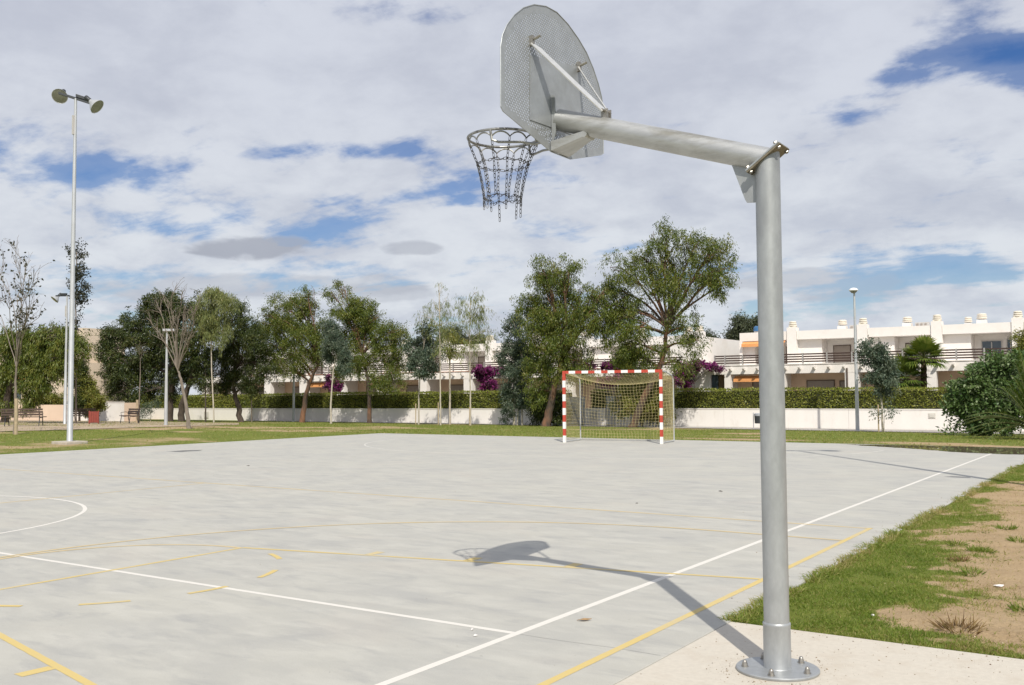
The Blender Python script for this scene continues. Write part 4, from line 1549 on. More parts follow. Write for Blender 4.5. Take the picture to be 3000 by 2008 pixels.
street_lamp(2512, 49.6, 852, 'tall street lamp with white domed head in front of the hedge on the right')
street_lamp(1522, 51.8, 912, 'street lamp with white domed head half hidden by the blue-green shrub left of the goal')
street_lamp(860, 51.8, 960, 'street lamp pole among the dark trees, its head lost in foliage')
street_lamp(486, hit(486, 1246).y, 968, 'short pale lamp post with flat head in front of the dense trees on the left', head='flat')


# ------------------------------------------------------------------ benches and bins
def bench(px, py, w, rz, label):
    p = hit(px, py)
    z0 = p.z + 0.008
    root = thing('park_bench', label, 'bench', (p.x, p.y, z0), 'park benches along the path')
    ca, sa = math.cos(rz), math.sin(rz)

    def L(x, y, z):
        return Vector((p.x + ca * x - sa * y, p.y + sa * x + ca * y, z0 + z))
    ex, ey = Vector((ca, sa, 0)), Vector((-sa, ca, 0))
    h = w / 2
    for k in range(4):
        MB().obox(L(0, -0.20 + k * 0.125, 0.44), ex * h, ey * 0.052, (0, 0, 0.018)).build('seat_slat', 'bench_wood', root)
    for k in range(3):
        MB().obox(L(0, 0.265 + k * 0.03, 0.56 + k * 0.125), ex * h, ey * 0.016, (0, 0.0, 0.046)).build('back_slat', 'bench_wood', root)
    for s in (-1, 1):
        x = s * (h - 0.18)
        mb = MB()
        mb.tube([L(x, -0.27, 0.0), L(x, -0.22, 0.30), L(x, -0.21, 0.42), L(x, 0.0, 0.40), L(x, 0.21, 0.42)], 0.024, 6)
        mb.tube([L(x, 0.30, 0.0), L(x, 0.22, 0.28), L(x, 0.22, 0.45), L(x, 0.33, 0.86)], 0.024, 6)
        mb.tube([L(x, -0.21, 0.42), L(x, -0.24, 0.63), L(x, 0.05, 0.66), L(x, 0.26, 0.62)], 0.018, 6)
        mb.build('leg', 'dark_metal', root)
    return root


bench(70, 1249, 1.95, math.pi + YAW + 0.12, 'long dark slatted bench on the path, leftmost in the picture')
bench(246, 1240, 1.7, math.pi + YAW - 0.05, 'dark slatted bench half hidden behind the floodlight mast and red bin')
bench(378, 1241, 1.45, YAW - 0.75, 'dark slatted bench turned sideways in front of the tall white wall')

p = hit(275, 1243)
z0 = p.z + 0.008
root = thing('litter_bin', 'square dark red slatted litter bin on the path', 'litter bin', (p.x, p.y, z0))
for i in range(4):
    a = YAW + i * math.pi / 2 + 0.35
    ex, ey = Vector((math.cos(a), math.sin(a), 0)), Vector((-math.sin(a), math.cos(a), 0))
    c = p + ex * 0.235
    for k in range(4):
        MB().obox(Vector((c.x, c.y, z0 + 0.38)) + ey * (-0.175 + k * 0.117), ex * 0.012, ey * 0.054, (0, 0, 0.30)).build('slat', 'bin_red', root)
    q = p + ex * 0.235 + ey * 0.235
    MB().obox((q.x, q.y, z0 + 0.36), ex * 0.02, ey * 0.02, (0, 0, 0.36)).build('leg', 'bin_red', root)
MB().lathe((p.x, p.y, z0 + 0.10), (0, 0, 1), [(0, 0.19), (0.52, 0.20)], 14).build('liner', 'dark_metal', root)

p = aty(2226, 1250, 50.4)
p.z = gzf(p.x, p.y) + 0.012
root = thing('litter_bin', 'grey metal litter bin on two legs against the white wall, half behind the post', 'litter bin', p)
for s in (-1, 1):
    MB().tube([(p.x + s * 0.34, p.y, p.z), (p.x + s * 0.34, p.y, p.z + 0.85)], 0.022, 8).build('leg', 'bin_grey', root)
MB().lathe((p.x, p.y, p.z + 0.28), (0, 0, 1), [(0, 0.22), (0.02, 0.26), (0.40, 0.28)], 18).build('basket', 'dark_metal', root)
MB().lathe((p.x, p.y, p.z + 0.68), (0, 0, 1), [(0, 0.29), (0.10, 0.29), (0.14, 0.24)], 18).build('hood', 'bin_grey', root)


# ------------------------------------------------------------------ boundary wall, gates, hedge
WY = 53.25
root = thing('boundary_wall', 'long low white rendered wall along the street below the hedge', 'wall', (-40, WY, -0.55))


def wall_seg(xa, xb, zt):
    MB().box((xa, WY, -0.85), (xb, WY + 0.22, zt - 0.045)).build('wall_panel', 'white_wall', root)
    MB().box((xa, WY - 0.025, zt - 0.043), (xb, WY + 0.245, zt)).build('coping', 'white_wall', root, bevel=0.006)


ga, gb = aty(1659, 1200, WY).x, aty(1712, 1200, WY).x
gc, gd = aty(1774, 1200, WY).x, aty(1802, 1200, WY).x
def wall_run(xa, xb, za, zb, step=7.5):
    n = max(1, round((xb - xa) / step))
    for k in range(n):
        wall_seg(xa + (xb - xa) * k / n, xa + (xb - xa) * (k + 1) / n - 0.010, za + (zb - za) * (k + 0.5) / n)


wall_run(-98.0, ga, 0.33, 0.47)
wall_run(gb, gc, 0.52, 0.52)
wall_run(gd, 14, 0.525, 0.53)


def gate(xa, xb, h, label, nleaf):
    zb = gzf(xa, WY) + 0.05
    r = thing('garden_gate', label, 'gate', ((xa + xb) / 2, WY + 0.1, zb), 'garden gates in the white wall')
    w = (xb - xa) / nleaf
    for k in range(nleaf):
        a = xa + k * w
        n = max(5, int(w / 0.14))
        for j in range(n):
            MB().box((a + 0.05 + (w - 0.1) * j / n + 0.004, WY + 0.07, zb + 0.06), (a + 0.05 + (w - 0.1) * (j + 1) / n - 0.004, WY + 0.10, zb + h - 0.05)).build('gate_board', 'gate_grey', r)
        MB().box((a + 0.01, WY + 0.06, zb), (a + 0.05, WY + 0.12, zb + h)).box((a + w - 0.05, WY + 0.06, zb), (a + w - 0.01, WY + 0.12, zb + h)).box((a + 0.05, WY + 0.061, zb), (a + w - 0.05, WY + 0.119, zb + 0.06)).box((a + 0.05, WY + 0.061, zb + h - 0.05), (a + w - 0.05, WY + 0.119, zb + h)).build('gate_frame', 'gate_grey', r)
    return r


gate(ga, gb, 1.72, 'wide grey metal garden gate seen through the left side of the goal net', 1)
gate(gc, gd, 1.75, 'narrow grey metal garden gate seen through the middle of the goal net', 1)


def hatch(px0, px1, py0, py1, label):
    a, b = aty(px0, py0, WY), aty(px1, py1, WY)
    r = thing('meter_hatch', label, 'meter hatch', ((a.x + b.x) / 2, WY, b.z), 'meter hatches in the white wall')
    MB().box((a.x, WY - 0.03, b.z), (b.x, WY - 0.003, a.z)).build('frame', 'hatch_grey', r, bevel=0.004)
    MB().box((a.x + 0.05, WY - 0.045, b.z + 0.05), (b.x - 0.05, WY - 0.0305, a.z - 0.05)).build('door', 'hatch_grey', r, bevel=0.004)


hatch(1730, 1750, 1206, 1229, 'beige meter hatch in the white wall between the two grey gates')
hatch(2720, 2741, 1211, 1226, 'small grey meter hatch in the white wall below the palm')
hatch(598, 612, 1206, 1226, 'small grey meter hatch in the white wall at its left end')


def scatter_box_leaves(name, segs, n, ln, wd, m, parent, seed, zb, zt_fn, yf, dpt):
    rg = np.random.default_rng(seed)
    xa, xb = segs
    nf = int(n * 0.72)
    x = rg.uniform(xa, xb, n)
    bump = 0.10 * (fbm(x * 0.9, x * 0 + 2, 5) - 0.5) * 2
    top = zt_fn(x) + 0.10 * (fbm(x * 0.6, x * 0 + 9, 6) - 0.5)
    z = np.where(np.arange(n) < nf, zb + (top - zb) * rg.uniform(0, 1, n), top + rg.normal(0, 0.03, n))
    yy = np.where(np.arange(n) < nf, yf + rg.exponential(0.06, n) + bump * (0.5 + fbm(x * 2.5, z * 2.5, 3)), yf + rg.uniform(0, dpt, n))
    P = np.stack([x, yy, z], 1)
    D = np.stack([rg.normal(0, .8, n), rg.normal(-0.6, .5, n), rg.normal(0.35, .6, n)], 1)
    V, Qd = leaf_arrays(P, D, ln, wd, rg)
    t = np.clip(0.62 * fbm(x * 0.7, z * 1.5, 12) + 0.5 * rg.uniform(0, 1, n) - 0.05, 0, 1)
    return np_mesh(name, V, Qd, t, m, parent, kind='stuff')


mat('hedge_core', (0.05, 0.055, 0.018), rough=1.0, var=0.4, vscale=8)
root = thing('clipped_hedge', 'long clipped green hedge running along the top of the white wall', 'hedge', (-30, WY + 0.9, -0.55))
hz = lambda x: np.interp(x, [-76, -66, -45, -21, -10, 14], [1.40, 1.44, 1.56, 1.62, 1.58, 1.56])
for k, (xa, xb) in enumerate([(-84, ga - 0.3), (gb + 0.3, gc - 0.2), (gd + 0.2, 14)]):
    w = xb - xa
    hzz = float(hz((xa + xb) / 2))
    nseg = max(1, int(w / 6))
    mb = MB()
    for j in range(nseg):
        a, b = xa + w * j / nseg, xa + w * (j + 1) / nseg
        mb.box((a, WY + 0.42, -0.55), (b, WY + 1.3, float(hz((a + b) / 2)) - 0.10))
    mb.build('branches', 'hedge_core', root)
    scatter_box_leaves('foliage', (xa, xb), int(w * 780), 0.11, 0.055, 'leaf_hedge', root, 50 + k, 0.30, hz, WY + 0.30, 1.1)


# ------------------------------------------------------------------ terraced houses
def chimney(x, y, z, root, s=1.0, base=0.0):
    if base > 0:
        c = MB().box((x - 0.24 * s, y - 0.24 * s, z), (x + 0.24 * s, y + 0.24 * s, z + base)).build('chimney', 'stucco', root)
    else:
        c = MB().box((x - 0.22 * s, y - 0.22 * s, z), (x + 0.22 * s, y + 0.22 * s, z + 0.08)).build('chimney', 'cap_cream', root)
    for k in range(3):
        r0 = 0.27 * s - 0.02 * k
        o = MB().lathe((x, y, z + base + 0.083 + k * 0.115), (0, 0, 1), [(0, r0), (0.04, r0 + 0.012), (0.075, r0 - 0.01)], 16).build('cowl_ring', 'cap_cream', c, smooth=True)
        o.matrix_parent_inverse = Matrix.Identity(4)
    o = MB().lathe((x, y, z + base + 0.05), (0, 0, 1), [(0, 0.21 * s), (0.36, 0.19 * s)], 12).build('cowl_core', 'cap_cream', c, smooth=True)
    o.matrix_parent_inverse = Matrix.Identity(4)
    return c


HF, HP, HB, HR = 61.6, 64.5, 66.2, 76.0     # rail line, upper parapet line, upper window line, rear of the houses
DECK, RB, RT = 3.12, 4.92, 5.50


def window(parent, x0, x1, z0, z1, y, kind):
    if kind == 'shutter':
        o = MB().box((x0, y - 0.03, z0), (x1, y + 0.02, z1)).build('shutter', 'shutter', parent)
        f = MB()
    else:
        o = MB().box((x0, y - 0.015, z0), (x1, y + 0.02, z1)).build('window', 'window_glass', parent)
        f = MB()
        xm = (x0 + x1) / 2
        f.box((xm - 0.03, y - 0.045, z0 + .05), (xm + 0.03, y - 0.016, z1 - .05))
    f.box((x0 - 0.05, y - 0.05, z0), (x0, y + 0.03, z1 + 0.05)).box((x1, y - 0.05, z0), (x1 + 0.05, y + 0.03, z1 + 0.05)).box((x0, y - 0.05, z1), (x1, y + 0.03, z1 + 0.05))
    g = f.build('window_frame', 'frame_dark' if kind == 'shutter' else 'ac_grey', o)
    g.matrix_parent_inverse = Matrix.Identity(4)
    return o


def house(xl, xr, label, group, seed, end_left=False, opts=()):
    rg = random.Random(seed)
    G = -0.55
    root = thing('terraced_house', label, 'house', ((xl + xr) / 2, HF, G), group)
    w = xr - xl
    pw = 0.62
    e = 0.004 * (seed % 7)
    # ground floor: two outer piers, lintel band, recessed wall
    MB().box((xl, HF, G), (xl + 0.42, HF + 0.45, 2.62)).build('pier', 'stucco', root)
    MB().box((xr - 0.40, HF, G), (xr - 0.004, HF + 0.45, 2.62)).build('pier', 'stucco', root)
    MB().box((xl, HF - e, 2.624), (xr - 0.004, HF + 0.5, DECK + 0.06)).build('fascia', 'stucco', root)
    MB().box((xl + 0.002, HF - 0.05 - e, DECK + 0.063), (xr - 0.006, HF + 0.52, DECK + 0.105)).build('edge_tile', 'terracotta' if 'tile' in opts else 'stucco', root)
    MB().box((xl, HF + 0.503, 2.80), (xr - 0.004, HR, DECK)).build('terrace_floor', 'stucco', root)
    MB().box((xl, HF + 2.0, G), (xr - 0.004, HF + 2.25, 2.796)).build('ground_floor_wall', 'stucco_bounce_tint', root)
    MB().box((xl, HF + 0.453, G), (xl + 0.18, HF + 1.997, 2.796)).build('party_wall', 'stucco', root)
    window(root, xl + 1.25, xl + 2.95, 0.0, 2.15, HF + 1.99, 'shutter')
    if w > 3.9:
        window(root, xl + 3.35, xl + 3.95, 0.0, 2.1, HF + 1.99, 'shutter')
    MB().box((xl + 0.19, HF - 3.0, G), (xr - 0.42, HF + 1.997, -0.02)).build('bounce_floor', 'paving', root)  # hidden floor plate added to bounce light into the ground-floor recess
    if 'pipe' in opts:
        MB().tube([(xr - 0.25, HF - 0.06, 2.9), (xr - 0.25, HF - 0.06, 2.6), (xr - 0.25, HF - 0.06, -0.4)], 0.05, 8).build('drain_pipe', 'frame_dark', root)
    # beam ends under the terrace edge
    nb = int(round(w / 0.99))
    for k in range(nb):
        x = xl + (k + 0.55) * w / nb
        MB().prism([(x - 0.06, HF - 0.005 - e, 3.06), (x - 0.06, HF - 0.42, 3.06), (x - 0.06, HF - 0.42, 2.98), (x - 0.06, HF - 0.22, 2.86), (x - 0.06, HF - 0.005 - e, 2.86)], (0.12, 0, 0)).build('beam_end', 'stucco' if 'pale' in opts else 'stucco', root)
    # terrace railing
    nbays = 3
    for k in range(nbays):
        xa, xb = xl + w * k / nbays, xl + w * (k + 1) / nbays
        MB().box((xa, HF + 0.02, DECK + 0.107), (xa + 0.085, HF + 0.105, DECK + 0.78)).build('rail_post', 'rail_post', root)
        for j in range(4):
            z = DECK + 0.20 + j * 0.155
            MB().box((xa + 0.09, HF + 0.04, z), (xb - 0.005, HF + 0.075, z + 0.088)).build('rail_slat', 'brown_wood', root)
    # upper storey
    MB().box((xl + (0.02 if end_left else pw * 0.52), HP, RB), (xr - pw * 0.52, HP + 0.25, RT)).build('parapet', 'stucco', root)
    MB().box((xl + 0.01, HP + 0.253, RB + 0.002), (xr - 0.012, HR, RB + 0.22)).build('roof', 'stucco', root)
    MB().box((xl, HB, DECK + 0.004), (xr - 0.004, HB + 0.25, RB - 0.002)).build('upper_wall', 'stucco', root)
    MB().box((xr - pw / 2 - 0.004, HP - 0.08, DECK + 0.004), (xr + pw / 2 - 0.006, HP + 0.60, 5.74)).build('pillar', 'stucco', root)
    MB().box((xr - 0.10, HP + 0.603, DECK + 0.004), (xr + 0.096, HB - 0.003, RB - 0.005)).build('partition_wall', 'stucco', root)
    chimney(xr, HP + 0.26, 5.745, root, 1.0)
    fw = xl + (0.9 if end_left else 1.85)
    MB().box((xl + 0.10, HP + 0.42, DECK + 0.004), (fw, HB - 0.003, RB - 0.004)).build('front_wall', 'stucco', root)
    window(root, fw + 0.45, fw + 1.50, DECK + 0.02, DECK + 1.36, HB - 0.01, 'glass' if 'glass' in opts else 'shutter')
    window(root, fw + 1.85, min(fw + 2.4, xr - pw / 2 - 0.1), DECK + 0.02, DECK + 1.40, HB - 0.01, 'glass' if 'glass' in opts else 'shutter')
    # roof furniture
    if 'stack' in opts:
        cx = xl + w * rg.uniform(0.45, 0.55)
        chimney(cx, HP + 3.2, RB + 0.23, root, 1.15, base=0.75)
        if 'stack2' in opts:
            chimney(cx - 0.85, HP + 3.6, RB + 0.23, root, 0.9, base=0.6)
        if 'ac' in opts:
            a = MB().box((cx + 0.5, HP + 3.0, RB + 0.23), (cx + 1.35, HP + 3.4, RB + 1.0)).build('air_conditioner', 'ac_grey', root, bevel=0.02)
            for j in range(3):
                o = MB().box((cx + 0.60 + j * 0.25, HP + 2.96, RB + 0.33), (cx + 0.72 + j * 0.25, HP + 2.995, RB + 0.92)).build('grille', 'shutter', a)
                o.matrix_parent_inverse = Matrix.Identity(4)
    if 'awning_low' in opts:
        xa, xb = xl + 0.55, xr - 0.45
        MB().prism([(xa, HF + 0.50, 2.50), (xa, HF + 0.18, 2.30), (xa, HF + 0.18, 2.12), (xa, HF + 0.20, 2.12), (xa, HF + 0.20, 2.285), (xa, HF + 0.50, 2.47)], (xb - xa, 0, 0)).build('awning', 'awning', root)
    if 'awning_high' in opts:
        MB().prism([(xl + 0.25, HP + 0.10, 4.90), (xl + 0.25, HP - 0.30, 4.72), (xl + 0.25, HP - 0.30, 4.52), (xl + 0.25, HP - 0.28, 4.52), (xl + 0.25, HP - 0.28, 4.70), (xl + 0.25, HP + 0.10, 4.87)], (w - 0.7, 0, 0)).build('awning', 'awning', root)
    if end_left:
        MB().box((xl, HP + 0.0, DECK + 0.004), (xl + 0.2, HB - 0.003, RB - 0.003)).build('end_wall', 'stucco', root)
        MB().box((xl + 0.2, HP + 0.26, DECK + 0.004), (xl + 1.0, HP + 0.5, RB - 0.003)).build('side_wall', 'stucco', root)
        MB().lathe((xl + 1.0, HP + 1.2, RB + 0.23), (0, 0, 1), [(0, 0.34), (0.5, 0.34)], 14).build('chimney', 'stucco', root)
        MB().lathe((xl + 1.0, HP + 1.2, RB + 0.735), (0, 0, 1), [(0, 0.40), (0.26, 0.38), (0.34, 0.3)], 16).build('chimney_cap', 'blue_tank', root, smooth=True)
    return root


gR = 'right-hand row of terraced houses'
house(-24.0, -20.36, 'end house of the right-hand white row, with orange awnings, behind the post', gR, 1, True, ('awning_low', 'awning_high'))
house(-20.36, -15.80, 'white terraced house just right of the post, with drain pipe and rooftop air conditioner', gR, 2, False, ('stack', 'ac', 'pipe'))
house(-15.80, -11.36, 'white terraced house behind the sapling and street lamp, brown shutters upstairs', gR, 3, False, ('stack', 'ac'))
house(-11.36, -6.90, 'white terraced house behind the fan palm, with blue glazed terrace doors', gR, 4, False, ('stack', 'stack2', 'glass'))
house(-6.90, -2.40, 'white terraced house at the far right edge behind the big leafy bush', gR, 5, False, ('stack',))
# low wing and flank wall between the rows
r = thing('garden_pavilion', 'white flat-roofed porch at the left end of the right-hand row under purple flowers', 'porch', (-25.5, HF, -0.55))
MB().box((-26.6, HF + 0.01, -0.55), (-25.0, HF + 0.5, 2.62)).build('pier', 'stucco', r)
MB().box((-26.6, HF + 0.01, 2.624), (-24.006, HF + 0.52, DECK + 0.10)).build('fascia', 'stucco', r)
MB().box((-26.6, HF + 0.523, 2.80), (-24.006, HF + 4, DECK)).build('roof', 'stucco', r)
MB().box((-26.6, HF + 3.2, -0.55), (-24.006, HF + 3.4, 2.796)).build('back_wall', 'stucco_bounce_tint', r)
MB().box((-24.95, HF + 0.2, -0.55), (-24.55, HF + 0.35, 2.6)).build('door', 'window_glass', r)
for k in range(3):
    x = -26.2 + k * 0.98
    MB().prism([(x - 0.06, HF + 0.005, 3.06), (x - 0.06, HF - 0.42, 3.06), (x - 0.06, HF - 0.42, 2.98), (x - 0.06, HF - 0.22, 2.86), (x - 0.06, HF + 0.005, 2.86)], (0.12, 0, 0)).build('beam_end', 'stucco', r)
for j in range(4):
    z = DECK + 0.20 + j * 0.155
    MB().box((-24.62, HF + 0.04, z), (-24.012, HF + 0.075, z + 0.088)).build('rail_slat', 'brown_wood', r)
MB().box((-24.72, HF + 0.03, DECK + 0.107), (-24.63, HF + 0.115, DECK + 0.78)).build('rail_post', 'rail_post', r)
gL = 'left-hand row of terraced houses'
ords = ['first', 'second', 'third', 'fourth', 'fifth', 'sixth', 'seventh', 'eighth', 'ninth', 'tenth', 'eleventh', 'twelfth']
x = -27.0
for k in range(11):
    op = ['stack'] if k % 2 == 0 else ['tile']
    if k in (3, 4, 5):
        op += ['tile', 'stack']
    if k == 0:
        op = ['stack']
    if k == 7:
        op.append('awning_low')
    house(x - 4.5, x, 'white terraced house behind the park trees, %s from the right end of the left-hand row' % ords[k], gL, 20 + k, False, tuple(op))
    x -= 4.5
r = thing('flank_wall', 'tall plain white gable wall at the right end of the left-hand row', 'wall', (-27, HF, -.55))
MB().box((-28.4, HF + 1.2, DECK + 0.11), (-26.45, HF + 1.5, 5.35)).build('gable', 'stucco', r)
MB().box((-26.75, HF + 1.503, -0.55), (-26.45, HR, 5.35)).build('return_wall', 'stucco', r)

# ------------------------------------------------------------------ building and walls on the far left
LY = 44.0
r = thing('apartment_block', 'cream apartment block with a square tower behind the left-hand trees', 'building', aty(120, 1230, LY).xy.to_3d())


def lbox(nm, px0, px1, py0, py1, y, dpt, m):
    a, b = aty(px0, py0, y), aty(px1, py1, y)
    return MB().box((a.x, y, b.z), (b.x, y + dpt, a.z)).build(nm, m, r)


lbox('lower_wall', -260, 244, 1082, 1236, LY, 4, 'tan_wall')
lbox('tower', 205, 244, 964, 1080, LY + 0.2, 3.6, 'tan_wall')
lbox('upper_wall', -260, 200, 1000, 1080, LY + 1.0, 2.9, 'tan_wall')
lbox('louvre', 228, 243, 1057, 1079, LY + 0.15, 0.04, 'shutter')
for px in (-40, 30, 110):
    lbox('window', px, px + 30, 1030, 1062, LY + 0.95, 0.04, 'window_glass')
    lbox('window', px, px + 30, 1120, 1170, LY - 0.05, 0.04, 'window_glass')
lbox('awning', 2, 55, 1100, 1128, LY - 0.6, 0.5, 'awning')
lbox('roof_terrace_tile', 60, 190, 990, 998, LY + 0.9, 1.2, 'terracotta')
CY = 40.0
a, b = aty(-120, 1186, CY), aty(192, 1231, CY)
o = MB().box((a.x, CY, b.z - 0.15), (b.x, CY + 0.2, a.z)).build('garden_wall', 'cream_wall')
tag(o, 'plain cream rendered garden wall behind the leftmost bench', 'wall')
a, b = aty(276, 1180, CY + 1), aty(356, 1234, CY + 1)
r = thing('garden_wall', 'taller bright white garden wall behind the red bin', 'wall', ((a.x + b.x) / 2, CY + 1, b.z))
MB().box((a.x - 3.5, CY + 1, b.z - 0.2), (b.x, CY + 1.2, a.z)).build('wall_panel', 'white_wall', r)
MB().box((a.x - 3.5, CY + 0.97, a.z + 0.002), (b.x + 0.02, CY + 1.23, a.z + 0.05)).build('coping', 'stucco', r)
MB().box((b.x - 0.2, CY + 1.203, b.z - 0.2), (b.x, CY + 2.4, a.z - 0.02)).build('return_wall', 'cream_wall', r)


# ------------------------------------------------------------------ trees
def fol(blobs, n, ln, wd, droop, rg, per=22, spread=0.20, gap=0.0, shell=0.5, tail=0.45, tscale=1.0, clump=0.165):
    """leaf positions grouped on twigs, twigs spread through ellipsoids"""
    vol = np.array([b[1] * b[1] * b[2] for b in blobs]) ** 0.8
    vol = vol / vol.sum()
    Ps, Ds, Ts = [], [], []
    for (c, rx, rz), f in zip(blobs, vol):
        k = max(3, int(n * f / per))
        ns = int(np.clip(12 + 13 * rx, 8, 34))
        sd = unit(rg.normal(size=(ns, 3)))
        sr = shell + (1.02 - shell) * rg.uniform(0, 1, (ns, 1)) ** 0.7
        SCn = np.array(c) + sd * sr * np.array([rx, rx, rz]) * rg.uniform(0.8, 1.12, (ns, 1))
        sz = rg.uniform(0.5, 1.25, ns)
        pick = rg.choice(ns, k, p=sz / sz.sum())
        sig = clump * np.minimum(rx, rz) * sz[pick][:, None]
        C = SCn[pick] + rg.normal(size=(k, 3)) * sig * np.array([1, 1, 0.85])
        d = unit(C - np.array(c))
        core = rg.uniform(0, 1, k) < 0.14
        C[core] = np.array(c) + (C[core] - np.array(c)) * 0.55
        if gap > 0:
            g = np.sin(C[:, 0] * 2.3 + 1.1 * c.y) * np.sin(C[:, 1] * 2.0) * np.sin(C[:, 2] * 2.6 + c.x) 
            C = C[g < 1 - gap * 1.6]
            d = d[:len(C)]
            k = len(C)
            if k == 0:
                continue
        stem = unit(d * np.array([1, 1, 0.5]) + rg.normal(0, .5, (k, 3)) + np.array([0, 0, -droop]))
        sl = tail * rg.uniform(0.5, 1.2, (k, 1))
        t = rg.uniform(0, 1, (k, per, 1))
        P = C[:, None, :] + stem[:, None, :] * sl[:, None, :] * t + rg.normal(0, spread * 0.5, (k, per, 3))
        D = stem[:, None, :] * 0.7 + rg.normal(0, 0.55, (k, per, 3)) + np.array([0, 0, -droop])
        tw = rg.uniform(0, 1, (k, 1, 1)) * np.ones((k, per, 1))
        Ps.append(P.reshape(-1, 3))
        Ds.append(D.reshape(-1, 3))
        Ts.append((0.55 * tw + 0.45 * rg.uniform(0, 1, (k, per, 1))).reshape(-1))
    P, D, T = np.concatenate(Ps), np.concatenate(Ds), np.concatenate(Ts)
    V, Qd = leaf_arrays(P, D, ln, wd, rg)
    return V, Qd, np.clip(T * tscale, 0, 1)


def limb(mb, a, b, r0, r1, rg, wob=0.12, n=7, side=6):
    a, b = Vector(a), Vector(b)
    L = (b - a).length
    pts = []
    off = Vector((0, 0, 0))
    for i in range(n + 1):
        t = i / n
        if 0 < i < n:
            off += Vector((rg.normal(), rg.normal(), rg.normal() * 0.5)) * wob * L / n
        p = a.lerp(b, t) + off * (1 - abs(2 * t - 1) ** 3) + Vector((0, 0, 0.10 * L * math.sin(math.pi * t)))
        pts.append(p)
    mb.tube(pts, [r0 + (r1 - r0) * i / n for i in range(n + 1)], side)
    return pts


def tree(label, y, base_px, trunk, r0, blobs, n, leaf, droop, m, bark, seed, name='tree', cat='tree', group='park trees', per=22, spread=0.20, gap=0.15, shell=0.45, tail=0.45, limbs=6, stake=None, extra_trunks=(), depth=0.55, tscale=1.0, z0=None, twigr=0.018, fill=2.7):
    rg = np.random.default_rng(seed)
    b = aty(base_px, 1240, y)
    zb = (gzf(b.x, y) if z0 is None else z0)
    root = thing(name, label, cat, (b.x, y, zb), group)
    mb = MB()
    tops = []

    def do_trunk(base, pts, ra, rb):
        P_ = [Vector((base.x, base.y, zb - 0.15))] + [aty(px, py, y) for px, py in pts]
        # refine
        out = []
        for i in range(len(P_) - 1):
            for k in range(4):
                q = P_[i].lerp(P_[i + 1], k / 4)
                if 0 < i + k:
                    q += Vector((rg.normal(), rg.normal(), 0)) * ra * 0.12
                out.append(q)
        out.append(P_[-1])
        k = len(out)
        rad = [ra * (1.25 if i == 0 else 1) + (rb - ra) * i / (k - 1) for i in range(k)]
        mb.tube(out, rad, 9)
        return out
    tp = do_trunk(b, trunk, r0, r0 * 0.45)
    tops = tp[len(tp) // 2:]
    for (bpx, pts, ra) in extra_trunks:
        q = do_trunk(aty(bpx, 1240, y), pts, ra, ra * 0.5)
        tops += q[len(q) // 2:]
    B = []
    for bl in blobs:
        px, py, rx = bl[0], bl[1], bl[2]
        ry = bl[3] if len(bl) > 3 else rx
        c0 = aty(px, py, y)
        s = mpp(c0)
        yy = y + rg.uniform(-1, 1) * depth * rx * s
        c = aty(px, py, yy)
        B.append((c, rx * s, ry * s))
    for (c, rx, rz) in B:
        st = min(tops, key=lambda p: (p - c).length + max(0, p.z - c.z) * 2)
        rr = max(r0 * 0.32, 0.02) * (0.7 + 0.5 * rx)
        rr = min(rr, r0 * 0.36)
        pts = limb(mb, st, c, rr, rr * 0.4, rg)
        for k in range(limbs):
            d = Vector(unit(rg.normal(size=(1, 3)))[0])
            d.z = d.z * 0.6 + 0.2
            e = c + Vector((d.x * rx, d.y * rx, d.z * rz)) * 0.85
            limb(mb, pts[int(rg.integers(3, 7))], e, rr * 0.42, min(rr * 0.15, twigr), rg, wob=0.2, n=5, side=5)
    mb.build('trunk', bark, root, smooth=True)
    V, Qd, T = fol(B, int(n * fill), leaf[0], leaf[1], droop, rg, per=per, spread=spread, gap=gap, shell=shell, tail=tail, tscale=tscale)
    np_mesh('crown', V, Qd, T, m, root, kind='stuff')
    if stake:
        for (px, py0) in stake:
            a = aty(px, 1240, y - 0.3)
            t_ = aty(px, py0, y - 0.3)
            MB().tube([(a.x, y - 0.3, zb - 0.1), (a.x, y - 0.3, t_.z)], 0.035, 7).build('stake', 'stake_wood', root)
    return root


LEAF = (0.155, 0.042)
# --- big eucalyptus trees left and right of the goal
tree('tall broad gum tree just left of the goal with drooping olive foliage', 48.6, 1600, [(1610, 1190), (1632, 1110), (1655, 1040)], 0.27,
     [(1590, 790, 48), (1655, 800, 50, 55), (1610, 850, 65), (1560, 900, 55), (1580, 960, 62), (1640, 920, 70), (1700, 880, 62), (1720, 960, 55), (1655, 1000, 60), (1590, 1040, 58), (1700, 1060, 50, 56), (1640, 1060, 50), (1555, 1090, 28, 50), (1660, 1090, 40), (1760, 930, 45), (1770, 860, 40), (1600, 1130, 36, 48), (1570, 1150, 26, 40)],
     30000, LEAF, 0.85, 'leaf_olive', 'bark_red', 101, fill=2.1, limbs=5)
tree('tallest gum tree behind the goal with an orange limb and open crown to the right', 49.6, 1850, [(1880, 1180), (1930, 1080), (1945, 1040), (1955, 960)], 0.22,
     [(1955, 700, 55), (1900, 760, 50), (2030, 730, 60), (2105, 730, 50), (2130, 800, 45), (2060, 800, 62), (1970, 790, 68), (1900, 830, 55), (1830, 790, 50), (1800, 850, 48), (1840, 900, 50), (2110, 840, 38), (1990, 850, 50), (1862, 960, 62, 72), (1825, 1010, 54, 66), (1785, 905, 50, 56), (1800, 970, 44, 50), (1850, 1040, 34, 44), (2010, 960, 45, 55), (1960, 960, 36), (2030, 1010, 36, 50), (1930, 1040, 42, 45), (2010, 1070, 40, 40), (1880, 1060, 30, 50)],
     32000, LEAF, 0.75, 'leaf_olive', 'bark_red', 102, fill=1.9, limbs=5, gap=0.28)
